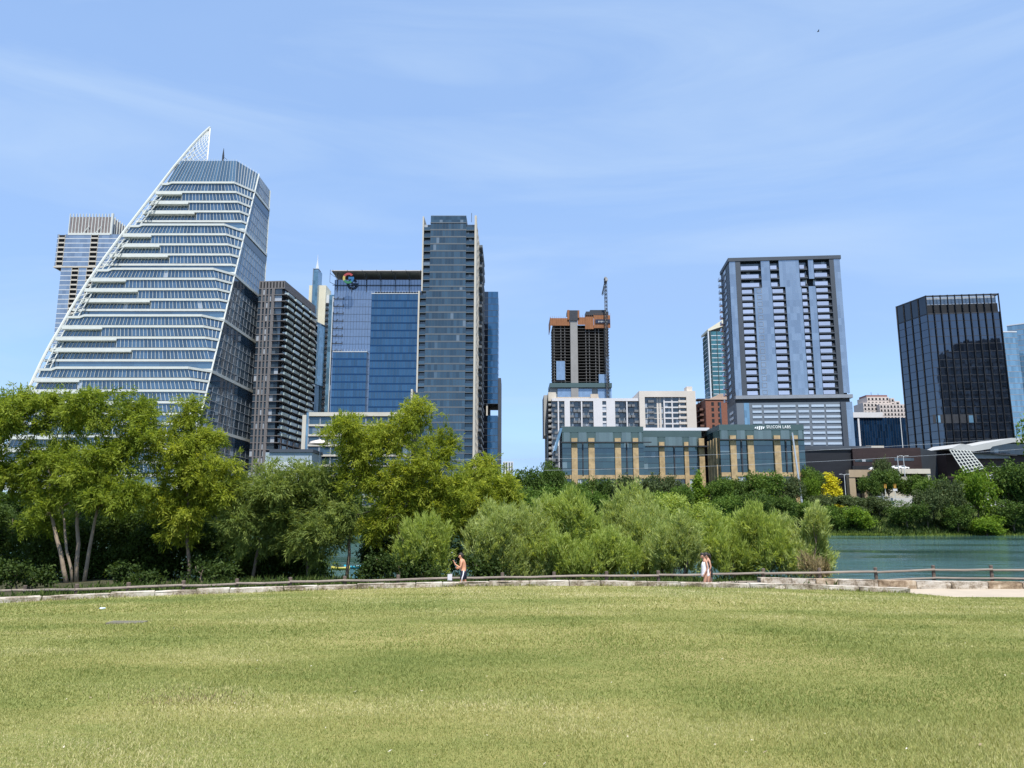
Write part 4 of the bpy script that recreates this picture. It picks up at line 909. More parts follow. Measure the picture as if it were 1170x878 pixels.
m = MB(); m.panes([(X(1134), 1), (W_, 1)], 0, Zr(520), Zr(506), 1.6, 2); m.build('upper_window', win_dark, b.o)
# lattice panel
cs = [Vector((*b.f(p, r, -3), 0)) for p, r in ((1085, 514), (1107.6, 515), (1121, 535.5), (1099, 541))]
cs = [Vector((c.x, -3 + (0 if i < 2 else -2.5), c.y)) for i, c in enumerate(cs)]
L3 = lambda u, v: cs[0].lerp(cs[1], u).lerp(cs[3].lerp(cs[2], u), v)
m = MB()
for i in range(7): m.bar(L3(i / 6, 0), L3(i / 6, 1), .19)
for j in range(8): m.bar(L3(0, j / 7), L3(1, j / 7), .19)
m.build('lattice_panel', white_metal, b.o)
m = MB(); d = Vector((0, .6, 0)); m.quad(L3(0, 0) + d, L3(0, 1) + d, L3(1, 1) + d, L3(1, 0) + d); m.quad(L3(0, 0) + d * 1.3, L3(1, 0) + d * 1.3, L3(1, 1) + d * 1.3, L3(0, 1) + d * 1.3); m.build('lattice_back', slate_metal, b.o)
m = MB(); m.box(X(1120), X(1142), -1, 2.9, 0, Zr(541.5)); m.build('low_wall', white_stucco, b.o)
m = MB(); m.bar((X(1131), -1.5, Zr(533.6)), (X(1143), -1.5, Zr(534)), .16); m.bar((X(1142), -1.5, 0), (X(1142.5), -1.5, Zr(534)), .2); m.build('lamp_arm', pale_metal, b.o)

# tower beyond the right edge of the view; the black tower's front mirrors it
dk_ = empty('apartment_tower', (240, 292, 7), 'dark apartment tower beyond the right edge, seen only mirrored in the black tower', 'tower')
m = MB(); m.box(0, 46, 0, 18, 0, 92); m.box(8, 30, 2, 16, 92, 98); m.build('core', M('dark_render', (.05, .05, .055), .8, .15, .2), dk_)
for i in range(25):
    z = 2 + i * 3.6; m = MB(); m.panes([(46, 18), (0, 18)], .06, z, z + 2.3, 2.2); m.build('window_row', win_dark, dk_)
    m = MB(); m.box(4, 42, 18.2, 19.6, z - .5, z - .2); m.build('balcony', grey_conc, dk_)
# ================================================================ terrain
WALL = [(-900, 715, 12.5), (-400, 704, 19.5), (-200, 696, 22.6), (-100, 690, 24.4), (0, 684, 26), (75, 680.5, 27), (150, 677, 27.9), (225, 674, 28.8), (300, 671.5, 29.5), (375, 669, 30.1), (450, 667, 30.6), (520, 665.2, 30.9), (585, 664.4, 31), (660, 664.2, 31.1), (740, 664.6, 31.1), (840, 666.5, 31.1), (940, 669, 31), (1040, 671.8, 30.9)]
EDGE = [(at(p, r, y).x, y, at(p, r + (5.5 if p < 1030 else 6.5), y).z) for p, r, y in WALL] + [(at(1046, 682.3, 31.3).x, 31.3, at(1046, 682.3, 31.3).z), (at(1170, 682.5, 31.5).x, 31.5, at(1170, 682.5, 31.5).z), (60, 32, -1.46), (220, 34, -1.46)]
eX = [e[0] for e in EDGE]; eY = [e[1] for e in EDGE]; eZ = [e[2] for e in EDGE]
edgeY = lambda x: float(np.interp(x, eX, eY)); edgeZ = lambda x: float(np.interp(x, eX, eZ))
PZ = -1.45
def lawn_z(x, y):
    e = edgeY(x); t = (y - 3.0) / (e - 3.0); z = edgeZ(x) * max(0, t) ** 1.08
    return z + .025 * math.sin(x * .55 + y * .23) * math.sin(y * .41 - x * .13) * min(1, max(0, (1 - t) * 3))
def grid(name, xs, ts, fn, mat, kind='structure'):
    m = MB(); nx, ny = len(xs), len(ts)
    for t in ts:
        for x in xs: m.v.append(fn(x, t))
    for j in range(ny - 1):
        for i in range(nx - 1): a = j * nx + i; m.f.append((a, a + 1, a + nx + 1, a + nx)); m.mi.append(0)
    o = m.build(name, mat, smooth=True); o['kind'] = kind; return o
def ramp_mat(name, stops, scales, rough=.9, bump=.3, stretch=(1, 1, 1)):
    """mix of several noise scales driving a colour ramp (object space)"""
    m, t, b = newmat(name); N = t.nodes; K = t.links; b.inputs['Roughness'].default_value = rough; b.inputs['Specular IOR Level'].default_value = .15
    c = N.new('ShaderNodeTexCoord'); mp_ = N.new('ShaderNodeMapping'); mp_.inputs['Scale'].default_value = stretch; K.new(c.outputs['Object'], mp_.inputs['Vector'])
    acc = None
    for sc_, wgt in scales:
        n = N.new('ShaderNodeTexNoise'); n.inputs['Scale'].default_value = sc_; n.inputs['Detail'].default_value = 4; K.new(mp_.outputs[0], n.inputs['Vector'])
        mu = N.new('ShaderNodeMath'); mu.operation = 'MULTIPLY_ADD'; mu.inputs[1].default_value = wgt; K.new(n.outputs['Fac'], mu.inputs[0])
        if acc is None: mu.inputs[2].default_value = 0
        else: K.new(acc.outputs[0], mu.inputs[2])
        acc = mu
    r = N.new('ShaderNodeValToRGB'); cr = r.color_ramp
    cr.elements[0].position = stops[0][0]; cr.elements[0].color = (*stops[0][1], 1); cr.elements[1].position = stops[-1][0]; cr.elements[1].color = (*stops[-1][1], 1)
    for p_, c_ in stops[1:-1]: e = cr.elements.new(p_); e.color = (*c_, 1)
    K.new(acc.outputs[0], r.inputs[0]); K.new(r.outputs[0], b.inputs['Base Color'])
    if bump:
        bp = N.new('ShaderNodeBump'); bp.inputs['Strength'].default_value = bump; bp.inputs['Distance'].default_value = .03; K.new(acc.outputs[0], bp.inputs['Height']); K.new(bp.outputs[0], b.inputs['Normal'])
    return m
GRASS_STOPS = [(.36, (.088, .118, .028)), (.45, (.15, .168, .044)), (.52, (.225, .212, .07)), (.61, (.29, .25, .10))]
lawn_m = ramp_mat('lawn_turf', GRASS_STOPS, [(.10, .42), (.42, .26), (3.0, .16), (28, .16)], bump=.5, stretch=(.55, 1.25, 1))
xs = list(np.linspace(-70, 70, 141)); ts = [-1.6, -.8, -.3] + list(np.linspace(0, 1, 60))
def lawn_pt(x, t):
    e = edgeY(x)
    y = 2 + (e - 2) * t if t >= 0 else 2 + 40 * t
    return (x, y, lawn_z(x, y))
grid('lawn', xs, ts, lawn_pt, lawn_m)
path_m = M('path_concrete', (.40, .335, .255), .9, .10, .8, bump=.15)
def bank_pt(x, t):
    e = edgeY(x) + .05
    k = float(np.interp(x, [8, 15], [0, 1])); prof = [(e, PZ - .3), (e + .3, PZ - .004), (e + 4.2, PZ - .01), (e + 5.5, PZ - .1), (43 - 2 * k, -1.75 - .1 * k), (50 - 5 * k, -1.95 - .3 * k), (57 - 7 * k, -2.7 - .25 * k), (63 - 8 * k, -4.2), (78, -5.5)]
    i = int(t); a = prof[min(i, len(prof) - 1)]
    return (x, a[0], a[1] + (.12 * math.sin(x * .7 + t) if i > 3 else 0))
bank_m = ramp_mat('bank_soil', [(.35, (.028, .035, .014)), (.55, (.06, .055, .03)), (.68, (.075, .09, .028))], [(.5, .6), (5, .4)])
grid('near_bank', list(np.linspace(-120, 120, 161)), list(range(9)), bank_pt, bank_m)
def path_pt(x, t):
    e = edgeY(x) + (.42 if x < at(1041, 670, 31).x else .02); return (x, e + (edgeY(x) + 4.0 - e) * t, PZ + .004 if t > .02 or x < 16 else min(PZ + .004, edgeZ(x)))
grid('path', list(np.linspace(-60, 80, 281)), [0, .35, .7, 1], path_pt, path_m)
# water
def water_mat():
    m, t, b = newmat('lake_water'); N = t.nodes; K = t.links
    b.inputs['Base Color'].default_value = (.048, .110, .104, 1); b.inputs['Roughness'].default_value = .06; b.inputs['IOR'].default_value = 1.33
    c = N.new('ShaderNodeTexCoord'); mp_ = N.new('ShaderNodeMapping'); mp_.inputs['Scale'].default_value = (.38, 1.0, 1); K.new(c.outputs['Object'], mp_.inputs['Vector'])
    n = N.new('ShaderNodeTexNoise'); n.inputs['Scale'].default_value = .42; n.inputs['Detail'].default_value = 6; n.inputs['Roughness'].default_value = .62; K.new(mp_.outputs[0], n.inputs['Vector'])
    n2 = N.new('ShaderNodeTexNoise'); n2.inputs['Scale'].default_value = .03; n2.inputs['Detail'].default_value = 3; K.new(mp_.outputs[0], n2.inputs['Vector'])
    r2 = N.new('ShaderNodeMapRange'); r2.inputs[1].default_value = .38; r2.inputs[2].default_value = .62; r2.inputs[3].default_value = .0; r2.inputs[4].default_value = 1.0; K.new(n2.outputs['Fac'], r2.inputs[0])
    bp = N.new('ShaderNodeBump'); bp.inputs['Distance'].default_value = 1.5; K.new(n.outputs['Fac'], bp.inputs['Height']); K.new(r2.outputs[0], bp.inputs['Strength']); K.new(bp.outputs[0], b.inputs['Normal'])
    return m
WZ = -3.4
grid('lake', list(np.linspace(-700, 700, 8)), [44, 90, 150, 200, 262], lambda x, t: (x, t, WZ), water_mat())
def shore(x): return 252 + 2.5 * math.sin(x * .045) + 1.5 * math.sin(x * .13 + 1)
def far_z(x, y):
    s = shore(x); return float(np.interp(y - s, [-12, -2, 0, 2, 6, 14, 24, 36, 46, 60], [-6, -4.2, -3.45, -3.0, -1.6, .6, 3.0, 5.4, 6.0, 6.98])) + .25 * math.sin(x * .3 + y * .2) * (1 if 2 < y - s < 36 else 0)
farbank_m = ramp_mat('far_bank_soil', [(.35, (.03, .045, .014)), (.52, (.06, .08, .02)), (.66, (.12, .16, .035))], [(.08, .6), (.6, .4)])
grid('far_bank', list(np.linspace(-420, 420, 141)), [-12, -2, 0, 2, 6, 14, 24, 36, 46, 60.5], lambda x, t: (x, shore(x) + t, far_z(x, shore(x) + t)), farbank_m)
city_m = ramp_mat('city_paving', [(.35, (.10, .10, .10)), (.6, (.17, .165, .155))], [(.02, .6), (.3, .4)], bump=0)
xg = [-9000, -3000, -800, -420, 420, 800, 3000, 9000]
grid('ground', xg, [-9000, -3000, -300, -75, -60, 240, 256, 309, 330, 1000, 9000], lambda x, t: (x, t, {-9000: -3, -3000: -3, -300: -2, -75: -.6, -60: -8, 240: -8, 256: -8, 309: 6.9}.get(t, 7.0)), city_m)

# ================================================================ low walls
stone_w = ramp_mat('wall_limestone', [(.38, (.10, .08, .055)), (.46, (.27, .22, .165)), (.53, (.44, .39, .325)), (.66, (.56, .52, .46))], [(.9, .5), (4, .3), (16, .2)], bump=.6)
stone_b = ramp_mat('wall_limestone_brown', [(.36, (.12, .08, .05)), (.5, (.33, .25, .17)), (.62, (.52, .44, .34))], [(1.2, .5), (5, .3), (18, .2)], bump=.7)
lw = empty('stone_wall', (at(585, 664, 31).x, 31, edgeZ(0)), 'long low curved wall of pale limestone blocks edging the lawn', 'wall')
cap_pts = [(at(p, r, y).x, y, at(p, r, y).z) for p, r, y in WALL]
cxs = [c[0] for c in cap_pts]
rg = random.Random(3)
def block_mesh(p, q, z0a, z1a, z1b, th, rnd, taper=.02):
    """one rough stone block between two plan points"""
    bm = bmesh.new(); p, q = Vector(p), Vector(q); t = (q - p).normalized(); n = Vector((-t.y, t.x))
    p = p + t * .008; q = q - t * .008
    co = []
    for (a, zt) in ((p, z1a), (q, z1b)):
        for o in (0, th): co += [Vector((*(a + n * o), z0a)), Vector((*(a + n * o), zt))]
    v = [bm.verts.new(c) for c in co]            # p0b p0t p1b p1t q0b q0t q1b q1t
    for f in ((0, 4, 5, 1), (2, 3, 7, 6), (0, 1, 3, 2), (4, 6, 7, 5), (1, 5, 7, 3), (0, 2, 6, 4)): bm.faces.new([v[i] for i in f])
    bmesh.ops.recalc_face_normals(bm, faces=bm.faces)
    bmesh.ops.bevel(bm, geom=list(bm.edges), offset=.018, segments=1, affect='EDGES')
    bmesh.ops.subdivide_edges(bm, edges=list(bm.edges), cuts=2, use_grid_fill=True)
    for vv in bm.verts: vv.co += Vector((rnd.gauss(0, .007), rnd.gauss(0, .011), rnd.gauss(0, .006)))
    return bm
def put_block(nm, bm, mat, parent):
    me = bpy.data.meshes.new(nm); bm.to_mesh(me); bm.free(); me.materials.append(mat); o = bpy.data.objects.new(nm, me); COL.objects.link(o)
    me.transform(Matrix.Translation(-parent.location)); o.parent = parent; return o
x = at(-250, 697, 21.6).x; xend = at(1040, 671, 30.9).x
while x < xend - .3:
    x2 = min(x + rg.uniform(1.0, 1.9), xend)
    if xend - x2 < .6: x2 = xend
    zc = lambda xx: float(np.interp(xx, cxs, [c[2] for c in cap_pts]))
    dz = rg.uniform(-.02, .02); yo = rg.uniform(-.03, .03)
    bm = block_mesh((x, edgeY(x) + yo), (x2, edgeY(x2) + yo), edgeZ((x + x2) / 2) - .25, zc(x) + dz, zc(x2) + dz, .42, rg)
    put_block('stone_block', bm, stone_w, lw); x = x2
hw = empty('stone_wall', (at(1020, 664, 35.4).x, 35.4, PZ), 'straight higher wall of tan limestone blocks between the concrete path and the lake fence', 'wall')
pxs = [868.5, 905, 932, 958, 1003, 1047, 1087, 1128.5, 1168, 1210, 1250, 1295, 1340, 1388, 1430, 1480, 1526, 1575, 1620, 1670, 1720]
for i in range(len(pxs) - 1):
    y = 35.4 + .02 * (i % 3); a, c = at(pxs[i], 662, y), at(pxs[i + 1], 664, y)
    ra, rb_ = np.interp([pxs[i], pxs[i + 1]], [868, 1040, 1170, 1340, 1720], [660.4, 664, 665.6, 667, 669])
    bm = block_mesh((a.x, y), (c.x, y), PZ - .1, at(pxs[i], ra, y).z, at(pxs[i + 1], rb_, y).z, .5, rg)
    put_block('stone_block', bm, stone_b if i in (4, 7, 9) or i % 5 == 2 else stone_w, hw)

# ================================================================ wooden rail fence
wood = M('weathered_wood', (.13, .10, .08), .9, .3, 2.0, bump=.5, bscale=14, stretch=(.4, .4, 3))
wood_r = M('weathered_rail', (.24, .20, .165), .9, .28, 1.5, bump=.5, bscale=12, stretch=(.3, 3, 3))
posts = [(-330, 686), (-270, 682), (-210, 679), (-150, 676), (-90, 673.5), (-30, 671), (29, 669), (88, 667.3), (147, 665.6), (210, 663.5), (271, 661.4), (332, 659.8), (394, 658.4), (455, 657), (515, 655.8), (574, 654.4), (633, 653.6), (693, 653), (752, 652.2), (812, 651), (872, 649.8), (936, 649), (1000, 648.4), (1066, 646), (1132, 646), (1198, 646.5), (1262, 647), (1330, 648), (1396, 648.6), (1462, 649.2), (1528, 650), (1594, 650.6), (1660, 651.2), (1726, 652)]
def fence_at(p, r):
    y = 36
    for _ in range(6): y = edgeY(at(p, r, y).x) + 4.9
    return at(p, r, y)
tops = [fence_at(p, r) for p, r in posts]
fe = empty('rail_fence', (0, tops[15].y, PZ - .05), 'weathered wooden post and rail fence running along the lakeside path', 'fence')
FL = fe.location
for i, t in enumerate(tops):
    m = MB(); lean = rg.uniform(-.03, .03); h = t - FL; z0 = PZ - .25 - FL.z
    m.tube([(h.x - lean, h.y, z0), (h.x, h.y, h.z - .015), (h.x, h.y, h.z)], [.085, .08, .066], 8); m.build('post', wood, fe)
    if i + 1 < len(tops):
        q = tops[i + 1] - FL
        for dz in (.20, .58):
            a = h + Vector((0, -.09, -dz + rg.uniform(-.02, .02))); c = q + Vector((0, -.09, -dz + rg.uniform(-.02, .02)))
            if min(a.z, c.z) + FL.z < PZ - .02: continue
            md = a.lerp(c, .5) + Vector((0, 0, rg.uniform(-.03, .015)))
            m = MB(); m.tube([a, md, c], [.05, .054, .05], 7); m.build('rail', wood_r, fe)
p = fence_at(514.3, 662.5); m = MB(); m.box(-.10, .10, -.012, .012, 0, .27); s_ = m.build('sign', white_stucco)
s_.location = (p.x, p.y - .17, p.z - .02); tag(s_, 'small blank white sign plate on the fence beside the shirtless man', 'sign')

# ================================================================ foliage
def leaf_mat(name, c0, c1, c2, trans=.35, rough=.55):
    m, t, b = newmat(name); N = t.nodes; K = t.links; out_ = N['Material Output']
    b.inputs['Roughness'].default_value = rough; b.inputs['Specular IOR Level'].default_value = .12
    a = N.new('ShaderNodeAttribute'); a.attribute_name = 'pv'; s = N.new('ShaderNodeSeparateXYZ'); K.new(a.outputs['Vector'], s.inputs[0])
    r = N.new('ShaderNodeValToRGB'); cr = r.color_ramp; cr.elements[0].color = (*c0, 1); cr.elements[1].color = (*c2, 1); e = cr.elements.new(.5); e.color = (*c1, 1)
    K.new(s.outputs[0], r.inputs[0]); K.new(r.outputs[0], b.inputs['Base Color'])
    tr = N.new('ShaderNodeBsdfTranslucent'); g = N.new('ShaderNodeMix'); g.data_type = 'RGBA'; g.blend_type = 'MULTIPLY'; g.inputs['Factor'].default_value = 1; g.inputs['B'].default_value = (1.5, 1.42, .75, 1)
    K.new(r.outputs[0], g.inputs['A']); K.new(g.outputs['Result'], tr.inputs['Color'])
    mx_ = N.new('ShaderNodeMixShader'); mx_.inputs[0].default_value = trans; K.new(b.outputs[0], mx_.inputs[1]); K.new(tr.outputs[0], mx_.inputs[2]); K.new(mx_.outputs[0], out_.inputs['Surface'])
    return m
bark = M('bark', (.15, .115, .085), .95, .3, 3, bump=.6, bscale=10, stretch=(2, 2, .5))
bark_pale = M('bark_pale', (.27, .21, .15), .95, .25, 3, bump=.6, bscale=10, stretch=(2, 2, .5))
def leaves(rng, lobes, n_cl, per, Lf, Wf, outw, droop, spread, clen, crad, shell=.42, up=0.0, hue_lobe=.25):
    """numpy arrays of kite-shaped leaves gathered in sprays inside ellipsoid lobes"""
    C = np.array([l[0] for l in lobes]); Rd = np.array([l[1] for l in lobes]); wts = (Rd.prod(1)) ** (.62); wts = wts / wts.sum()
    li = rng.choice(len(lobes), n_cl, p=wts); d = rng.normal(size=(n_cl, 3)); d /= np.linalg.norm(d, axis=1)[:, None]
    r = rng.random(n_cl) ** shell
    # uneven outline: radius modulated by a few random waves
    wv = rng.normal(size=(6, 3)) * 3.2; ph = rng.random(6) * 6.28
    mod = 1 + .10 * np.sin(d @ wv.T + ph + li[:, None] * 1.7).sum(1) / 1.6
    c = C[li] + d * Rd[li] * (r * mod)[:, None]
    D = d * outw + np.array([0, 0, up - droop]) + rng.normal(size=(n_cl, 3)) * .38; D /= np.linalg.norm(D, axis=1)[:, None]
    N_ = n_cl * per; ci = np.repeat(np.arange(n_cl), per)
    t = rng.random(N_); size = rng.uniform(.6, 1.4, n_cl)[ci]
    pos = c[ci] + D[ci] * ((t - .35) * clen * size)[:, None] + rng.normal(size=(N_, 3)) * (crad * size * (1.1 - .6 * t))[:, None]
    bd = D[ci] + rng.normal(size=(N_, 3)) * spread; bd /= np.linalg.norm(bd, axis=1)[:, None]
    nr = rng.normal(size=(N_, 3)) + np.array([0, 0, .6]); sd_ = np.cross(bd, nr); sd_ /= np.linalg.norm(sd_, axis=1)[:, None] + 1e-9
    ln = Lf * rng.uniform(.55, 1.35, N_)[:, None]; wd = Wf * rng.uniform(.6, 1.3, N_)[:, None]
    V = np.stack([pos, pos + bd * ln * .45 + sd_ * wd, pos + bd * ln, pos + bd * ln * .45 - sd_ * wd], 1).reshape(-1, 3)
    hl = rng.random(len(lobes)); tone = (rng.random(n_cl) * .45)[ci] + rng.random(N_) * (.55 - hue_lobe) + hl[li][ci] * hue_lobe
    return V, tone
def leaf_obj(name, V, tone, mat, parent):
    n = len(V) // 4; me = bpy.data.meshes.new(name)
    me.vertices.add(len(V)); me.vertices.foreach_set('co', np.ascontiguousarray(V, dtype=np.float32).ravel())
    me.loops.add(n * 4); me.polygons.add(n); me.loops.foreach_set('vertex_index', np.arange(n * 4, dtype=np.int32)); me.polygons.foreach_set('loop_start', np.arange(0, n * 4, 4, dtype=np.int32))
    a = me.attributes.new('pv', 'FLOAT_VECTOR', 'FACE'); vv = np.zeros((n, 3), np.float32); vv[:, 0] = tone; a.data.foreach_set('vector', vv.ravel())
    me.materials.append(mat); me.update(); me.validate(); o = bpy.data.objects.new(name, me); COL.objects.link(o); o.parent = parent; return o
def limb(parent, a, b_, r0, r1, mat, nm, rnd, wob=.12, n=5):
    a, b_ = Vector(a), Vector(b_); pts = []; rr = []
    L_ = (b_ - a).length
    for i in range(n + 1):
        t = i / n; p = a.lerp(b_, t) + Vector((rnd.gauss(0, 1), rnd.gauss(0, 1), rnd.gauss(0, .4))) * (wob * L_ * .25 * math.sin(math.pi * t)); p.z += .1 * L_ * math.sin(math.pi * t) * .3
        pts.append(p); rr.append(r0 + (r1 - r0) * t)
    m = MB(); m.tube(pts, rr, 7); return m.build(nm, mat, parent, smooth=True)
def near_plant(name, label, cat, base, Y, lobes, trunks, mat, style, seed, dens=1.0, group=None, bmat=None, gz=-1.75):
    """a tree or shrub whose crown lobes were measured on the photograph and stand at distance Y"""
    rnd = random.Random(seed); rng = np.random.default_rng(seed); bp_ = at(base, 660, Y); o = empty(name, (bp_.x, Y, gz), label, cat, group); O = Vector((bp_.x, Y, gz))
    W_ = []; kk = .86 if style == 'cypress' else 1.0
    for l in lobes:
        px, r, rx, ry = l[:4]; rx *= kk; ry *= kk; dy = l[4] if len(l) > 4 else rnd.uniform(-.8, .8); c = at(px, r, Y + dy); e = at(px + rx, r, Y + dy); f_ = at(px, r - ry, Y + dy)
        W_.append((tuple(c - O), ((e.x - c.x), max(.5, (e.x - c.x) * .85), f_.z - c.z)))
    LB = [w_ for w_ in W_]
    sub_ = []
    for (c_, r_) in W_:                  # foliage tufts standing out of each lobe
        for _ in range(8):
            d_ = Vector((rnd.gauss(0, 1), rnd.gauss(0, 1), rnd.gauss(.25, .9))).normalized(); q_ = rnd.uniform(.30, .46); k_ = rnd.uniform(.62, .98)
            vz = 1.7 if style == 'brush' else 1.05; hz_ = .72 if style == 'brush' else 1.0
            sub_.append(((c_[0] + d_.x * r_[0] * k_, c_[1] + d_.y * r_[1] * k_, c_[2] + d_.z * r_[2] * k_ * (.8 if style == 'brush' else 1)), (r_[0] * q_ * hz_, r_[1] * q_ * hz_, r_[2] * q_ * vz)))
    area = sum(w_[1][0] * w_[1][2] for w_ in W_) * math.pi
    S = dict(cypress=(50, 42, .24, .029, .6, .35, .5, .8, .115), willow=(54, 36, .27, .024, .6, .2, .36, .85, .11), brush=(62, 38, .25, .022, .35, -1.0, .26, .72, .09), leafy=(52, 17, .16, .055, .5, .35, .8, .5, .16))[style]
    ncl = int(area * S[0] * dens)
    V, tone = leaves(rng, sub_, int(ncl * .74), S[1], S[2], S[3], S[4], S[5], S[6], S[7], S[8], shell=.36)
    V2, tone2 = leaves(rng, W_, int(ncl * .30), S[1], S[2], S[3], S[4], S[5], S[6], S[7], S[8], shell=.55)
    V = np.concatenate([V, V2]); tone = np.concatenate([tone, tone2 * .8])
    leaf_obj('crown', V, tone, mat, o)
    bm_ = bmat or bark
    for (bx, tx, tr, rad) in trunks:
        a = at(bx, 665, Y) - O; a.z = -.15; t_ = at(tx, tr, Y) - O
        limb(o, a, t_, rad, rad * .6, bm_, 'trunk', rnd, .05)
        near_l = sorted(W_, key=lambda w_: (Vector(w_[0]) - t_).length)[:3]
        for w_ in near_l: limb(o, t_, Vector(w_[0]) + Vector((0, 0, w_[1][2] * .3)), rad * .55, rad * .15, bm_, 'branch', rnd, .15)
    if not trunks:
        for w_ in W_[:6]:
            for k in range(2): limb(o, Vector((w_[0][0] * .6 + rnd.uniform(-.3, .3), w_[0][1] * .6, -.1)), Vector(w_[0]) + Vector((rnd.uniform(-.5, .5) * w_[1][0], 0, w_[1][2] * .5)), .045, .012, bm_, 'stem', rnd, .12)
    return o
L_cyp = leaf_mat('leaf_cypress', (.07, .125, .016), (.20, .26, .032), (.40, .46, .08), .48)
L_cyp2 = leaf_mat('leaf_cypress_yellow', (.09, .14, .016), (.245, .295, .034), (.46, .49, .085), .48)
L_wil = leaf_mat('leaf_willow', (.07, .115, .028), (.17, .225, .055), (.31, .36, .10), .42)
L_bru = leaf_mat('leaf_brush', (.15, .205, .055), (.345, .41, .13), (.50, .545, .27), .48)
L_bru2 = leaf_mat('leaf_brush_green', (.14, .20, .04), (.32, .395, .09), (.46, .53, .20), .48)
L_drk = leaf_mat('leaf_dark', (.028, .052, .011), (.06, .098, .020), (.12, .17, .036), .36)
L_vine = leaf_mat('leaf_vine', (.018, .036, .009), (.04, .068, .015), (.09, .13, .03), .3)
near_plant('cypress_tree', 'tall feathery tree with four pale bare trunks in front of the sail tower', 'tree', 85, 43,
    [(18, 488, 38, 38), (45, 462, 24, 18), (78, 486, 36, 36), (128, 466, 46, 26), (150, 490, 32, 30), (55, 525, 36, 28), (100, 530, 36, 30), (142, 528, 34, 30), (18, 545, 34, 30), (60, 568, 34, 26), (112, 566, 40, 26), (-22, 520, 36, 50), (150, 566, 26, 22), (45, 600, 22, 16)],
    [(77, 58, 585, .13), (83, 70, 580, .085), (88, 88, 560, .12), (96, 112, 580, .11)], L_cyp, 'cypress', 11, .62, bmat=bark_pale)
near_plant('cypress_tree', 'narrow pointed feathery tree with one thin trunk, right of the four-trunked tree', 'tree', 213, 44,
    [(217, 466, 12, 14), (214, 490, 24, 18), (232, 508, 30, 20), (198, 515, 26, 22), (240, 538, 32, 22), (205, 548, 36, 24), (258, 560, 24, 20), (222, 580, 40, 22), (184, 574, 26, 24), (206, 606, 24, 14)],
    [(216, 214, 560, .11)], L_cyp2, 'cypress', 12, .66)
near_plant('willow_tree', 'grey-green fine-leaved willow right of the narrow pointed tree', 'tree', 320, 45,
    [(300, 565, 38, 30), (345, 550, 34, 22), (372, 560, 26, 24), (330, 590, 46, 28), (378, 595, 26, 28), (285, 600, 34, 34), (355, 615, 30, 26)],
    [(288, 300, 600, .10), (352, 350, 600, .08)], L_wil, 'willow', 13, .70)
near_plant('cypress_tree', 'biggest yellow-green tree with a tall spiky crown, left below the tall dark glass tower', 'tree', 440, 45,
    [(395, 497, 28, 24), (420, 510, 32, 28), (470, 478, 28, 20), (450, 500, 28, 24), (507, 508, 12, 26), (488, 525, 30, 26), (440, 545, 40, 28), (492, 560, 34, 28), (405, 545, 24, 28), (455, 585, 42, 26), (505, 590, 24, 24), (425, 605, 24, 18), (520, 560, 18, 20)],
    [(396, 402, 590, .11), (463, 455, 590, .13), (470, 480, 560, .09)], L_cyp2, 'cypress', 14, .66)
near_plant('cypress_tree', 'round-topped yellow-green tree right of the biggest tree, behind the shirtless man', 'tree', 548, 50,
    [(545, 543, 30, 20), (572, 560, 26, 22), (520, 566, 24, 20), (548, 578, 34, 22), (528, 600, 24, 18), (585, 580, 18, 14)],
    [(548, 545, 600, .10)], L_cyp2, 'cypress', 15, .72)
near_plant('willow_shrub', 'upright grey-green shrub at the foot of the biggest yellow-green tree', 'shrub', 490, 41,
    [(478, 618, 18, 26), (497, 622, 16, 26), (468, 640, 16, 18), (505, 645, 12, 14)], [], L_bru2, 'brush', 16, .9)
brush = [('broad grey-green willow shrub just right of the shirtless man', 572, 42, [(560, 612, 28, 26), (592, 606, 26, 26), (612, 625, 24, 28), (575, 636, 34, 22), (548, 625, 18, 26), (606, 650, 26, 14)], L_bru, 21),
         ('tall plumy grey-green shrub in the middle of the shore thicket', 640, 43, [(632, 606, 26, 30), (655, 596, 22, 26), (640, 630, 36, 28), (672, 625, 22, 34), (622, 645, 24, 18), (655, 652, 30, 12)], L_bru2, 22),
         ('tallest feathery grey shrub of the shore thicket, left of the stone-columned right wing', 718, 46, [(712, 588, 22, 24), (735, 592, 22, 26), (700, 606, 22, 26), (725, 615, 34, 28), (752, 612, 20, 24), (700, 632, 26, 26), (738, 640, 34, 20)], L_bru, 23),
         ('low rounded green shrub in front of the tallest feathery shrub', 690, 41.5, [(688, 634, 24, 22), (712, 640, 22, 18), (668, 642, 20, 16)], L_bru2, 24),
         ('grey-green shrub directly left of the woman in white', 775, 41.5, [(770, 630, 22, 24), (790, 638, 18, 20), (752, 640, 18, 18), (785, 615, 14, 16)], L_bru, 25),
         ('wide bright plumy shrub directly right of the woman in white', 850, 42.5, [(838, 616, 24, 26), (868, 612, 24, 24), (825, 632, 22, 24), (850, 640, 34, 20), (885, 632, 22, 24), (818, 610, 14, 18)], L_bru2, 26),
         ('last plumy shrub of the thicket where the open lake begins', 915, 42, [(905, 625, 22, 26), (926, 628, 20, 28), (940, 640, 14, 20), (915, 645, 28, 14), (932, 600, 9, 18), (890, 612, 14, 18)], L_bru, 27)]
for lab, px, Y, lb, mt, sdd in brush: near_plant('willow_shrub', lab, 'shrub', px, Y, lb, [], mt, 'brush', sdd, .92, group='willow shrubs along the shore')
near_plant('shore_tree', 'light green broad-leaved shrubby tree behind the woman in white', 'tree', 785, 58, [(768, 588, 26, 22), (800, 592, 22, 20), (785, 606, 30, 20), (820, 600, 16, 16), (755, 600, 18, 16)], [(785, 785, 612, .1)], L_bru2, 'leafy', 31, .8, gz=-3.0)
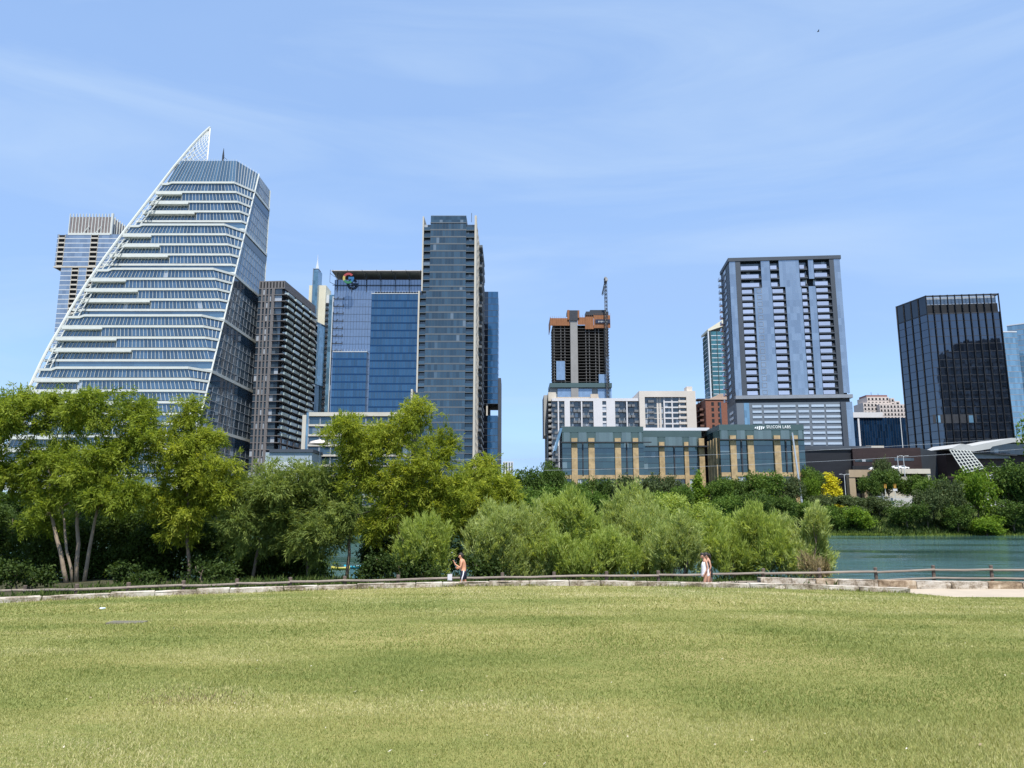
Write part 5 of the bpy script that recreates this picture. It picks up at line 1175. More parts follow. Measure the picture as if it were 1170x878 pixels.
dark = [('dark shady thicket behind the four pale trunks at the left edge', 40, 48, [(10, 610, 40, 36), (60, 622, 40, 30), (105, 618, 36, 32), (-30, 620, 40, 40), (30, 650, 60, 14), (95, 648, 50, 16)], 41),
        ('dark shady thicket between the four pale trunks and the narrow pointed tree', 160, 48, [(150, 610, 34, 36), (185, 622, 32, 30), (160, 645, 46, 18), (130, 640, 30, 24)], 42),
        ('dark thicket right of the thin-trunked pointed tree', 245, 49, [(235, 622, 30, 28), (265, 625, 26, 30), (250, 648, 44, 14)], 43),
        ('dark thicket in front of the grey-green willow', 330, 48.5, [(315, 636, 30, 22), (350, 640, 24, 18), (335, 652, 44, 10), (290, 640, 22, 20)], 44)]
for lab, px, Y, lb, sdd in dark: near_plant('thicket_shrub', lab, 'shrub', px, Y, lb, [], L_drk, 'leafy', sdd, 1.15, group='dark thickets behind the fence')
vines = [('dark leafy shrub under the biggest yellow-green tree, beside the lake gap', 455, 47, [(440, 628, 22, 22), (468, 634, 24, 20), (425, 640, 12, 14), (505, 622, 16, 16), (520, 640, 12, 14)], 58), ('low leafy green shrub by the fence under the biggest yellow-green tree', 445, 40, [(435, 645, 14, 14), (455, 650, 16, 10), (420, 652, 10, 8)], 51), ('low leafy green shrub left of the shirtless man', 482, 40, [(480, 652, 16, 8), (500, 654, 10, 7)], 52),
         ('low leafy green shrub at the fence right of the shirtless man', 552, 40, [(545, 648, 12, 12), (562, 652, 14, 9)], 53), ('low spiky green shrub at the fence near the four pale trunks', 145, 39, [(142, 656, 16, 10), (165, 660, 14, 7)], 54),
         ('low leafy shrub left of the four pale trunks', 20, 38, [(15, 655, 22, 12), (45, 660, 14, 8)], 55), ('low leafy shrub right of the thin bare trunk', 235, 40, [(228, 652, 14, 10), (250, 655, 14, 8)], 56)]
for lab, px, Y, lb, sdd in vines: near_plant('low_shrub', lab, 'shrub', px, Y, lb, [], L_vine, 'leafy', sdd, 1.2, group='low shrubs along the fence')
near_plant('dry_shrub', 'small dry tan bush at the fence where the lake opens on the right', 'shrub', 930, 37.5, [(926, 651, 12, 7), (938, 655, 8, 5)], [], leaf_mat('leaf_dry', (.16, .13, .06), (.25, .20, .10), (.34, .28, .16), .2), 'brush', 57, 1.2)
# weeds in front of the thicket: uncountable
def weeds(name, pts, L0, L1, wd, mat, seed):
    rng = np.random.default_rng(seed); n = len(pts); P = np.array(pts); d = rng.normal(size=(n, 3)) * .35 + np.array([0, 0, 1]); d /= np.linalg.norm(d, axis=1)[:, None]
    a = rng.random(n) * 6.283; s = np.stack([np.cos(a), np.sin(a), np.zeros(n)], 1); ln = rng.uniform(L0, L1, n)[:, None]; w_ = wd * rng.uniform(.6, 1.4, n)[:, None]
    bend = np.stack([np.cos(a + 1.5), np.sin(a + 1.5), np.zeros(n)], 1) * ln * .25
    V = np.stack([P - s * w_, P + s * w_, P + d * ln * .6 + s * w_ * .7, P + d * ln + bend], 1).reshape(-1, 3)
    o = leaf_obj(name, V, rng.random(n), mat, None); o['kind'] = 'stuff'; return o
rng = np.random.default_rng(5)
pts = []
for _ in range(52000):
    x = rng.uniform(-30, 15); y = edgeY(x) + 4.4 + abs(rng.normal()) * 5.2
    if rng.random() < .55 + .45 * math.sin(x * 1.3) * math.sin(x * .37 + 1): pts.append((x, y, float(np.interp(y, [edgeY(x) + 4.2, edgeY(x) + 5.5, 43, 50], [PZ - .01, PZ - .1, -1.75, -1.95])) - .03))
weeds('bank_weeds', pts, .12, .55, .012, leaf_mat('leaf_weed', (.03, .055, .012), (.06, .10, .02), (.13, .16, .05), .3), 6)

pts = []
for _ in range(5200):
    x = rng.uniform(-24, xend); y = edgeY(x) - abs(rng.normal()) * .09 - .01
    if math.sin(x * 2.1) + math.sin(x * .83 + 2) + rng.normal() * .8 > 0: pts.append((x, y, lawn_z(x, y) - .01))
weeds('lawn_edge_grass', pts, .04, .15, .006, leaf_mat('leaf_edge', (.07, .11, .02), (.16, .20, .04), (.32, .30, .09), .3), 17)
# ================================================================ lawn blades
G_BLADE = leaf_mat('grass_blade', (.125, .18, .042), (.325, .325, .118), (.60, .535, .32), .25, .6)
rng = np.random.default_rng(9)
def lawn_vec(x, y):
    e = np.interp(x, eX, eY); ez_ = np.interp(x, eX, eZ); t = (y - 3) / (e - 3)
    z = ez_ * np.clip(t, 0, None) ** 1.08
    return z + .025 * np.sin(x * .55 + y * .23) * np.sin(y * .41 - x * .13) * np.minimum(1, np.clip((1 - t) * 3, 0, None))
def noise2(x, y, sc, seed):              # cheap smooth noise
    r = np.random.default_rng(seed); s = np.zeros_like(x)
    for _ in range(7): k = r.normal(size=2) * sc; s += np.sin(x * k[0] + y * k[1] * 1.6 + r.random() * 6.28)
    return s / 3.2
XS, YS, LS, WS = [], [], [], []
for y0, y1, n, L0, wd in ((4.6, 7.5, 410000, .028, .0032), (7.5, 12, 350000, .030, .0048), (12, 19, 240000, .034, .008), (19, 31, 160000, .04, .013)):
    y = y0 + (y1 - y0) * rng.random(n) ** 1.0; x = rng.uniform(-1, 1, n) * (y * .70 + 4.5); ok = y < np.interp(x, eX, eY) - .05
    XS.append(x[ok]); YS.append(y[ok]); LS.append(np.full(ok.sum(), L0)); WS.append(np.full(ok.sum(), wd))
x, y, l, wdt = map(np.concatenate, (XS, YS, LS, WS)); n = len(x); z = lawn_vec(x, y)
l = l * rng.uniform(.5, 1.25, n) * np.where(rng.random(n) < .12, 1.7, 1.0) * (1 + .25 * noise2(x, y, 1.1, 3)); d = rng.normal(size=(n, 3)) * .55; d[:, 2] = np.abs(d[:, 2]) * .5 + .62; d /= np.linalg.norm(d, axis=1)[:, None]
a = rng.random(n) * 6.283; s = np.stack([np.cos(a), np.sin(a), 0 * a], 1) * wdt[:, None]; P = np.stack([x, y, z - .004], 1)
V = np.stack([P - s, P + s, P + d * l[:, None] * .6 + s * .7, P + d * l[:, None]], 1).reshape(-1, 3)
pn = .46 + .42 * noise2(x * .72, y, .40, 4) + .30 * noise2(x * .8, y, 1.3, 5) + .12 * noise2(x, y, 3.5, 6)
pn = np.clip(pn, -.1, 1.25)
tone = np.clip(.25 * pn + .15 + rng.random(n) ** 1.3 * .62 * (.35 + pn * .65), 0, 1)
o = leaf_obj('grass', V, tone, G_BLADE, None); o['kind'] = 'stuff'
# dry brown clump and small things lying on the lawn
def on_lawn(px, row):
    yy = 12.0
    for _ in range(60):
        p = at(px, row, yy); e = p.z - lawn_z(p.x, yy); yy += e * 6
        yy = min(max(yy, 4), 31)
    p = at(px, row, yy); return Vector((p.x, yy, lawn_z(p.x, yy)))
c = on_lawn(215, 801); pts = [(c.x + rng.normal() * .30, c.y + rng.normal() * .20, lawn_z(c.x, c.y) - .005) for _ in range(420)]
weeds('dead_grass_patch', pts, .02, .055, .004, leaf_mat('leaf_dead', (.13, .105, .05), (.24, .19, .10), (.36, .29, .16), .1), 8)
n = 420; yy = 5 + 26 * rng.random(n) ** 1.4; xx = rng.uniform(-1, 1, n) * yy * .7; P = np.stack([xx, yy, lawn_vec(xx, yy) + .022], 1)
a = rng.random(n) * 6.28; d = np.stack([np.cos(a), np.sin(a), rng.normal(size=n) * .3], 1); s = np.stack([-np.sin(a), np.cos(a), rng.normal(size=n) * .3], 1); sz = rng.uniform(.006, .02, n)[:, None]
V = np.stack([P, P + d * sz + s * sz * .5, P + d * sz * 2, P + d * sz - s * sz * .5], 1).reshape(-1, 3)
o = leaf_obj('fallen_leaves', V, rng.random(n), leaf_mat('leaf_fallen', (.16, .11, .06), (.36, .29, .18), (.66, .62, .52), .1), None); o['kind'] = 'stuff'
c = on_lawn(145, 712.5); m = MB(); m.box(-.36, .36, -.16, .16, -.03, .035); m.mat(1).box(-.30, .30, -.11, .11, .0352, .040)
o = m.build('utility_cover', [M('cover_dust', (.20, .185, .14), .95, .2, 4, spec=.05), M('cover_lid', (.15, .14, .11), .95, .2, 5, spec=.05)]); o.location = c; tag(o, 'flat grey rectangular utility cover set in the lawn at the left', 'cover')
c = on_lawn(117, 697.5); bm = bmesh.new(); bmesh.ops.create_icosphere(bm, subdivisions=2, radius=.055)
for v in bm.verts: v.co = Vector((v.co.x * 1.4, v.co.y, v.co.z * .5)) * (1 + random.uniform(-.3, .3))
me = bpy.data.meshes.new('litter'); bm.to_mesh(me); bm.free(); me.materials.append(M('crumpled_plastic', (.55, .66, .78), .4, .1, 8)); o = bpy.data.objects.new('litter', me); COL.objects.link(o); o.location = c + Vector((0, 0, .05)); tag(o, 'crumpled pale blue plastic litter lying on the lawn', 'litter')
# ================================================================ far bank trees (one of each kind, then copies)
def far_proto(kind, seed, mat, lobes, per, Lf, Wf, trunk_h, ncl):
    rnd = random.Random(seed); rng = np.random.default_rng(seed); o = empty('far_tree', (0, 0, 0), 'far tree', 'tree')
    V, tone = leaves(rng, lobes, ncl, per, Lf, Wf, .5, .1, .9, .7, .34, .33, hue_lobe=.3); leaf_obj('crown', V, tone, mat, o)
    limb(o, (0, 0, -.3), (0, 0, trunk_h), .24, .15, bark, 'trunk', rnd, .05)
    for l in lobes[:4]: limb(o, (0, 0, trunk_h * .9), l[0], .12, .04, bark, 'branch', rnd, .15)
    return o
def lob(seed, n, rad, zc, zr, r):
    rnd = random.Random(seed); out_ = [((0, 0, zc), (rad * .7, rad * .7, zr * .8))]
    for i in range(n): a = i * 2.4 + rnd.random(); k = rnd.uniform(.35, .72) * rad; zz = zc + zr * rnd.uniform(-.62, .62); q = r * rnd.uniform(.7, 1.3); out_.append(((math.cos(a) * k, math.sin(a) * k, zz), (q, q, q * .85)))
    return out_
F_dark = leaf_mat('leaf_oak_dark', (.032, .062, .014), (.068, .116, .024), (.135, .20, .042), .3)
F_mid = leaf_mat('leaf_mid', (.045, .09, .015), (.09, .155, .026), (.165, .235, .044), .32)
F_olive = leaf_mat('leaf_olive', (.036, .058, .022), (.075, .105, .040), (.135, .17, .066), .26)
F_bright = leaf_mat('leaf_bright', (.06, .12, .014), (.135, .22, .024), (.24, .33, .045), .36)
F_yel = leaf_mat('leaf_yellow', (.34, .31, .015), (.58, .53, .03), (.72, .68, .07), .3)
protos = {}
def mk(kind, mat, v):
    if kind.startswith('cone'): lb = [((0, 0, 1.2 + i * .95), (2.1 - i * .2, 2.1 - i * .2, .95)) for i in range(9)]; lb = [((c[0] + math.cos(i * 2.4) * .4, math.sin(i * 2.4) * .4, c[2]), r) for i, (c, r) in enumerate(lb)]; th = 2
    elif kind.startswith('spread'): lb = lob(v, 12, 5.0, 6.6, 2.4, 1.7); th = 3.6
    elif kind.startswith('shrub'): lb = lob(v, 9, 4.2, 4.2, 3.8, 1.9); th = 1.5
    else: lb = lob(v, 13, 4.6, 5.6, 3.9, 1.75); th = 2.4
    return far_proto(kind, v, mat, lb, 9, .46, .15, th, 760)
for k, mt, v in (('round_dark', F_dark, 1), ('round_mid', F_mid, 2), ('round_olive', F_olive, 3), ('round_bright', F_bright, 4), ('round_dark2', F_dark, 5), ('round_mid2', F_mid, 6), ('cone_bright', F_bright, 7), ('cone_yellow', F_yel, 8), ('spread_dark', F_dark, 9), ('spread_olive', F_olive, 10), ('shrub_bright', F_bright, 11), ('shrub_mid', F_mid, 12)):
    protos[k] = mk(k, mt, v)
used = set()
FAR = [ # px, top row, bottom row, half width px, Y, kind, label
 (560, 538, 606, 26, 268, 'round_dark', 'dark oak partly hidden behind the round-topped yellow-green tree'),
 (586, 539, 602, 22, 270, 'round_dark2', 'dark oak below the small far-off ribbed block'),
 (608, 534, 600, 24, 272, 'round_dark', 'dark oak left of the tallest oak at the stone-columned office corner'),
 (631, 528.5, 592, 21, 276, 'round_dark2', 'tallest dark oak at the left corner of the stone-columned office'),
 (604, 552, 612, 26, 258, 'round_mid', 'mid green waterside tree left below the tallest dark oak'),
 (640, 552, 612, 26, 258, 'round_mid2', 'mid green waterside tree directly below the tallest dark oak'),
 (656, 545, 590, 17, 268, 'round_mid', 'mid green tree under the leftmost stone column'),
 (683, 544, 596, 20, 272, 'round_dark', 'dark oak under the second stone column from the left'),
 (676, 560, 612, 24, 257, 'round_mid2', 'mid green waterside tree right of the one below the tallest oak'),
 (712, 542, 592, 22, 274, 'round_olive', 'olive oak under the middle of the left office wing'),
 (740, 541, 592, 22, 273, 'round_olive', 'olive oak under the right end of the left office wing'),
 (766, 542, 590, 17, 276, 'round_olive', 'small olive oak under the recessed middle of the office'),
 (714, 566, 612, 24, 256, 'round_mid', 'mid green waterside tree behind the tallest feathery shrub'),
 (752, 560, 612, 22, 257, 'round_bright', 'bright green waterside tree behind the light green shrubby tree'),
 (797, 537.5, 585, 13, 272, 'cone_bright', 'bright green cone-shaped tree at the inner corner of the columned office'),
 (779, 553, 605, 18, 264, 'round_mid2', 'mid green tree left below the bright cone-shaped tree'),
 (822, 541, 595, 18, 272, 'round_mid', 'mid green tree right of the bright cone-shaped tree'),
 (846, 545, 596, 18, 274, 'round_dark', 'dark tree under the left columns of the right office wing'),
 (873, 537, 598, 24, 270, 'round_mid2', 'large mid green tree in the middle below the office lettering'),
 (900, 543, 595, 17, 274, 'round_olive', 'olive oak under the right end of the right office wing'),
 (860, 560, 612, 22, 257, 'round_dark2', 'dark waterside tree below the large mid green tree'),
 (828, 562, 612, 22, 257, 'round_mid', 'mid green waterside tree behind the wide bright plumy shrub'),
 (895, 566, 612, 20, 257, 'round_dark', 'dark waterside tree at the foot of the leaning grey pole'),
 (927, 529, 566, 15, 294, 'round_mid', 'mid green tree behind the bright round tree, left of the yellow tree'),
 (925, 545, 576, 13, 288, 'round_bright', 'bright green round tree just left of the yellow tree'),
 (949, 538.5, 570, 13, 288, 'cone_yellow', 'brilliant yellow cone-shaped tree on the far bank'),
 (936, 566, 594, 20, 272, 'spread_olive', 'olive spreading oak below the yellow tree'),
 (968, 566, 594, 22, 272, 'spread_olive', 'olive spreading oak right below the yellow tree'),
 (922, 570, 612, 18, 258, 'round_mid', 'mid green waterside tree right of the leaning grey pole'),
 (950, 568, 612, 17, 257, 'shrub_mid', 'mid green waterside bush below the yellow tree'),
 (978, 573, 612, 24, 256, 'shrub_bright', 'bright round waterside bush right of and below the yellow tree'),
 (1007, 524, 556, 14, 300, 'spread_olive', 'small olive tree on the deck in front of the brown hall'),
 (992, 544, 570, 18, 290, 'spread_dark', 'dark spreading oak left of the two amber signals'),
 (1013, 536, 570, 24, 292, 'spread_dark', 'dark spreading oak directly behind the two amber signals'),
 (1044, 543, 571, 22, 291, 'spread_dark', 'dark spreading oak right of the two amber signals'),
 (1003, 566, 594, 18, 272, 'round_olive', 'olive tree below the pale barrier wall'),
 (1034, 573, 613, 22, 255, 'round_dark2', 'dark round waterside bush left of the pale green tall tree'),
 (1056, 556, 612, 20, 260, 'round_olive', 'olive waterside tree left of the pale green tall tree'),
 (1062, 540, 600, 20, 268, 'round_mid', 'mid green tree behind the right end of the beige deck'),
 (1084, 545, 612, 22, 260, 'round_olive', 'tall olive tree under the left edge of the white lattice panel'),
 (1112, 532, 606, 24, 263, 'round_bright', 'tall pale green tree in front of the white lattice panel'),
 (1125, 584, 613, 24, 254, 'shrub_bright', 'bright bush at the water edge below the tall pale green tree'),
 (1150, 526, 610, 30, 266, 'round_dark', 'large dark tree at the right edge of the far bank'),
 (1182, 524, 612, 32, 262, 'round_dark2', 'large dark tree cut off by the right edge of the view'),
 (1092, 575, 613, 20, 256, 'round_dark', 'dark waterside tree between the olive tall tree and the bright bush'),
 (1155, 572, 613, 24, 256, 'round_dark2', 'dark waterside tree right of the bright bush'),
 (1192, 472, 540, 30, 268, 'round_bright', 'tall bright green tree at the right edge, only its left fringe in view'),
 (20, 560, 612, 40, 266, 'round_dark', 'dark far bank tree behind the four pale trunks'), (95, 556, 612, 40, 268, 'round_dark2', 'dark far bank tree glimpsed right of the four pale trunks'),
 (170, 552, 612, 36, 266, 'round_dark', 'dark far bank tree glimpsed left of the narrow pointed tree'), (250, 552, 612, 36, 268, 'round_dark2', 'dark far bank tree glimpsed right of the narrow pointed tree'),
 (322, 545, 612, 36, 266, 'round_dark', 'dark far bank tree glimpsed through the grey-green willow'), (392, 552, 614, 36, 264, 'round_dark2', 'dark far bank tree above the gap where the lake shows'),
 (462, 556, 614, 36, 266, 'round_dark', 'dark far bank tree glimpsed through the biggest yellow-green tree'), (522, 550, 612, 32, 264, 'round_dark2', 'dark far bank tree between the biggest and the round-topped tree')]
for i, (px, rt, rb, hw_, Y, kind, lab) in enumerate(FAR):
    src = protos[kind]
    if kind in used:
        o = src.copy(); COL.objects.link(o)
        for ch in src.children: c_ = ch.copy(); COL.objects.link(c_); c_.parent = o
    else: o = src; used.add(kind)
    c = at(px, rt, Y); e = at(px + hw_, rt, Y); z0 = far_z(c.x, Y) - .2
    zmin = at(px, rb, Y).z
    if zmin > z0 + 3: z0 = min(z0, zmin)
    H = c.z - z0; o.location = (c.x, Y, z0); s = (e.x - c.x) / (2.4 if kind.startswith('cone') else 5.6 if kind.startswith('spread') else 5.0); hz = H / (10.2 if kind.startswith('cone') else 9.6 if not kind.startswith('spread') else 9.2)
    o.scale = (s, s, hz); o.rotation_euler = (0, 0, i * 1.37)
    o['group'] = 'trees on the far bank'; o['label'] = lab; o['category'] = 'bush' if kind.startswith('shrub') else 'tree'
    o.name = 'waterside_bush' if kind.startswith('shrub') else 'spreading_oak' if kind.startswith('spread') else 'cone_tree' if kind.startswith('cone') else 'bank_tree'
# shore grass and understory on the far bank
rng = np.random.default_rng(12); pts = []
for _ in range(42000):
    x = rng.uniform(-200, 215); s_ = rng.random() ** 1.6 * 34; y = shore(x) + .3 + s_; pts.append((x, y, far_z(x, y) - .1))
weeds('bank_undergrowth', pts, .5, 2.0, .16, leaf_mat('leaf_under', (.02, .04, .010), (.04, .072, .016), (.085, .125, .03), .25), 13)
pts = []
for _ in range(9000):
    x = rng.choice([rng.uniform(102, 118), rng.normal(140, 9), rng.normal(165, 4), rng.uniform(90, 185)], p=[.5, .15, .15, .2]); y = shore(x) - .6 + rng.random() * 3; pts.append((x, y, max(WZ, far_z(x, y)) - .1))
weeds('shore_reeds', pts, .3, 1.0, .10, leaf_mat('leaf_reed', (.09, .13, .025), (.16, .22, .04), (.25, .31, .07), .3), 14)

# ================================================================ small things on the far bank
p0, p1 = at(905.4, 496, 284), at(917.2, 578, 282)
po = empty('leaning_pole', (p1.x, 282, far_z(p1.x, 282)), 'tall thin grey steel pole leaning in front of the right office wing', 'pole')
m = MB(); tp = p0 - po.location; m.tube([(0, 0, -.3), tuple(tp)], [.42, .30], 8); m.build('shaft', M('galvanised', (.42, .47, .52), .45, .06, .3, metal=.3), po)
m = MB(); m.tube([tuple(tp), tuple(tp + Vector((0, 0, .5)))], [.36, .2], 8); m.build('cap', grey_metal, po)
for k, (r0, r1, lab) in enumerate(((536, 503, 'lower thin overhead cable crossing in front of the low office and halls'), (523, 490, 'upper thin overhead cable crossing in front of the low office and halls'))):
    a, c = at(380, r0 + 2, 270), at(1420, r1 - 12, 268); pts = []
    for i in range(31): t = i / 30; q = a.lerp(c, t); q.z -= 4 * 4.5 * t * (1 - t); pts.append(q)
    m = MB(); m.tube(pts, .045, 4); o = m.build('overhead_cable', M('cable', (.45, .47, .50), .5, .05)); tag(o, lab, 'cable')
for px, rt, rb, lab, plate in ((1011, 553.5, 572, 'amber signal head on a thin white post, left one of two', False), (1022, 553.5, 572, 'amber signal head with a white plate below it, right one of two', True)):
    Y = 279; t = at(px, rt, Y); b0 = at(px, rb, Y); o = empty('traffic_signal', (t.x, Y, b0.z - 3), lab, 'signal'); H = t.z - b0.z + 3; o['group'] = 'amber signals'
    m = MB(); m.tube([(0, 0, 0), (0, 0, H - 1.4)], .11, 6); m.build('post', white_metal, o)
    m = MB(); m.box(-.36, .36, -.3, .3, H - 1.45, H); m.box(-.42, .42, -.45, -.3, H - .1, H); m.build('signal_head', M('amber_paint', (.62, .33, .05), .5, .06), o)
    m = MB()
    for q in range(3): m.tube([(0, -.31, H - .3 - q * .42), (0, -.36, H - .3 - q * .42)], .15, 8)
    m.build('lens', dark_metal, o)
    if plate: m = MB(); m.box(-.75, .75, -.2, -.13, H - 2.4, H - 1.6); m.build('plate', white_stucco, o)
a, c = at(1001, 567.5, 281), at(1049, 567.5, 283)
br = empty('barrier_wall', (a.x, 281, at(1001, 573, 281).z - 2), 'pale grey concrete barrier wall with railing below the two amber signals', 'wall')
m = MB(); m.box(0, c.x - a.x, 0, .4, 0, at(1001, 569, 281).z - br.location.z); m.build('wall', M('barrier_grey', (.48, .48, .47), .85, .08, .3), br)
for i in range(13): x = (c.x - a.x) * i / 12; m = MB(); m.bar((x, .2, 0), (x, .2, a.z - br.location.z), .06); m.build('rail_post', pale_metal, br)
m = MB(); m.bar((0, .2, a.z - br.location.z), (c.x - a.x, .2, a.z - br.location.z), .06); m.build('handrail', pale_metal, br)
def lamp(px, rt, rb, Y, lab, arms):
    t = at(px, rt, Y); b0 = at(px, rb, Y); o = empty('street_lamp', (t.x, Y, b0.z - 3), lab, 'lamp'); H = t.z - b0.z + 3; o['group'] = 'street lamps on the far bank'
    m = MB(); m.tube([(0, 0, 0), (0, 0, H)], [.16, .10], 6); m.build('post', pale_metal, o)
    for s in arms: m = MB(); m.tube([(0, 0, H - .4), (s * .8, 0, H), (s * 1.6, 0, H)], .07, 5); m.box(s * 1.6 - .4, s * 1.6 + .4, -.2, .2, H - .12, H + .06); m.build('lamp_arm', pale_metal, o)
lamp(964.5, 542, 560, 300, 'thin street lamp with two arms right of the yellow tree', (-1, 1)); lamp(1025.3, 521, 536, 304, 'thin lamp post on the beige deck, left of the two there', (1,)); lamp(1032, 521, 536, 304, 'thin lamp post on the beige deck, right of the two there', (1,))
def car(px, row, Y, lab, col):
    p = at(px, row, Y); o = empty('parked_car', (p.x, Y, p.z - .55), lab, 'car', 'cars on the beige deck'); cm = M('car_' + col, (.78, .78, .78) if col == 'white' else (.3, .32, .34), .3, .03)
    pr = [(-2.2, .45), (2.2, .45), (2.2, .85), (1.9, .98), (1.1, 1.02), (.55, 1.5), (-1.1, 1.52), (-1.8, 1.05), (-2.2, .95)]
    m = MB(); m.v = [(x, -.85, z) for x, z in pr] + [(x, .85, z) for x, z in pr]; k = len(pr); m.f = [tuple(range(k)), tuple(reversed(range(k, 2 * k)))] + [(i, k + i, k + (i + 1) % k, (i + 1) % k) for i in range(k)]; m.mi = [0] * len(m.f); m.build('body', cm, o)
    m = MB(); m.quad((-.95, -.87, 1.05), (.75, -.87, 1.05), (.45, -.87, 1.42), (-.9, -.87, 1.42)); m.build('window', win_dark, o)
    for x in (-1.35, 1.35): m = MB(); m.tube([(x, -.9, .36), (x, -.6, .36)], .36, 12); m.build('wheel', dark_metal, o)
car(1024, 535.3, 308, 'white parked car on the beige deck, left of the two there', 'white'); car(1031.5, 535.3, 308.4, 'white parked car on the beige deck, right of the two there', 'white'); car(999.5, 536.8, 304.5, 'white parked car at the left on the beige deck', 'white')
# boats
def hull(nm, px, row, Y, ln, wd, ht, col, lab, cat, rz=0):
    p = at(px, row, Y); o = empty(nm, (p.x, Y, WZ), lab, cat, rz=rz); m = MB(); n = 12; secs = []
    for i in range(n + 1):
        t = i / n * 2 - 1; w_ = wd / 2 * max(.03, (1 - abs(t) ** 2.4)); k = ht * (1 + .45 * abs(t) ** 3); secs.append([(t * ln / 2, -w_, k), (t * ln / 2, -w_ * .7, k * .3), (t * ln / 2, 0, -.06), (t * ln / 2, w_ * .7, k * .3), (t * ln / 2, w_, k), (t * ln / 2, 0, k * .8)])
    for s_ in secs: m.v += s_
    for i in range(n):
        for j in range(6): q = (j + 1) % 6; m.f.append((i * 6 + j, i * 6 + q, (i + 1) * 6 + q, (i + 1) * 6 + j)); m.mi.append(0)
    m.build('hull', M('hull_' + nm + str(px), col, .4, .05), o, True)
    m = MB(); m.box(-.45, .45, -wd * .28, wd * .28, ht * .8, ht * 1.12); m.build('seat', dark_metal, o); return o
hull('kayak', 389, 651, 80, 1.9, .7, .28, (.42, .38, .07), 'yellow kayak on the lake seen left of the dark trunk under the biggest tree', 'kayak')
hull('kayak', 404, 651, 82, 2.0, .7, .30, (.03, .30, .42), 'blue kayak on the lake seen right of the dark trunk under the biggest tree', 'kayak')
hull('rowing_boat', 515, 633.5, 118, 2.0, .7, .20, (.62, .63, .63), 'small white boat on the lake above the shirtless man', 'boat')
# bird
p = at(935, 36, 160); o = empty('bird', p, 'small dark bird flying high in the sky above the skyline', 'bird')
bm = bmesh.new(); bmesh.ops.create_uvsphere(bm, u_segments=10, v_segments=8, radius=.11)
for v in bm.verts: v.co.x *= 2.1
me = bpy.data.meshes.new('body'); bm.to_mesh(me); bm.free(); me.materials.append(dark_metal); q = bpy.data.objects.new('body', me); COL.objects.link(q); q.parent = o
for s in (-1, 1): m = MB(); m.hexa([(-.1, 0, .02), (.12, 0, .02), (.05, s * .45, .12), (-.12, s * .45, .12), (-.1, 0, .05), (.12, 0, .05), (.05, s * .45, .15), (-.12, s * .45, .15)]); m.build('wing', dark_metal, o)

# ================================================================ people
skin = M('skin', (.56, .28, .165), .55, .08, 6); skin2 = M('skin_tan', (.46, .25, .17), .55, .08, 6); hair_m = M('dark_hair', (.018, .013, .011), .6, .2, 20)
def skin_mesh(name, J, E, mat, parent, root, sub=2):
    names = list(J); idx = {k: i for i, k in enumerate(names)}; me = bpy.data.meshes.new(name); me.from_pydata([J[k][0] for k in names], [(idx[a], idx[c]) for a, c in E], [])
    o = bpy.data.objects.new(name, me); COL.objects.link(o); md = o.modifiers.new('s', 'SKIN'); md.use_smooth_shade = True; ss = o.modifiers.new('d', 'SUBSURF'); ss.levels = sub; ss.render_levels = sub
    lay = me.skin_vertices[0] if me.skin_vertices else None
    if lay is None:
        bpy.context.view_layer.update(); lay = me.skin_vertices[0]
    for k in names:
        r = J[k][1]; lay.data[idx[k]].radius = r if hasattr(r, '__len__') else (r, r); lay.data[idx[k]].use_root = (k == root)
    bpy.context.view_layer.update(); dg = bpy.context.evaluated_depsgraph_get(); nm = bpy.data.meshes.new_from_object(o.evaluated_get(dg)); bpy.data.objects.remove(o)
    nm.materials.clear(); nm.materials.append(mat)
    nm.polygons.foreach_set('use_smooth', [True] * len(nm.polygons)); q = bpy.data.objects.new(name, nm); COL.objects.link(q); q.parent = parent; return q
def figure(loc, label, pose, mat, S=1.0):
    o = empty('person', loc, label, 'person'); J = {}; E = []
    for k, (p_, r) in pose['J'].items(): J[k] = (tuple(c * S for c in p_), r * S if not hasattr(r, '__len__') else tuple(x * S for x in r))
    E += pose['E']
    for sd_, (hand, dirn, pal) in pose['hands'].items():
        hp = Vector(J[hand][0]); d = Vector(dirn).normalized(); pn = Vector(pal).normalized(); w_ = d.cross(pn)
        for i, (off, ln) in enumerate(((-.030, .070), (-.010, .082), (.010, .076), (.030, .060))):
            k = f'{sd_}f{i}'; b0 = hp + w_ * off + d * .05; J[k + 'a'] = (tuple(b0), .009); J[k + 'b'] = (tuple(b0 + d * ln * .5 + pn * .012), .0085); J[k + 'c'] = (tuple(b0 + d * ln * .8 + pn * .035), .007)
            E += [(hand, k + 'a'), (k + 'a', k + 'b'), (k + 'b', k + 'c')]
        k = f'{sd_}th'; b0 = hp - w_ * .04 + d * .012; J[k + 'a'] = (tuple(b0), .011); J[k + 'b'] = (tuple(b0 - w_ * .022 + d * .04 + pn * .015), .009); E += [(hand, k + 'a'), (k + 'a', k + 'b')]
    skin_mesh('body', J, E, mat, o, 'pelvis'); return o
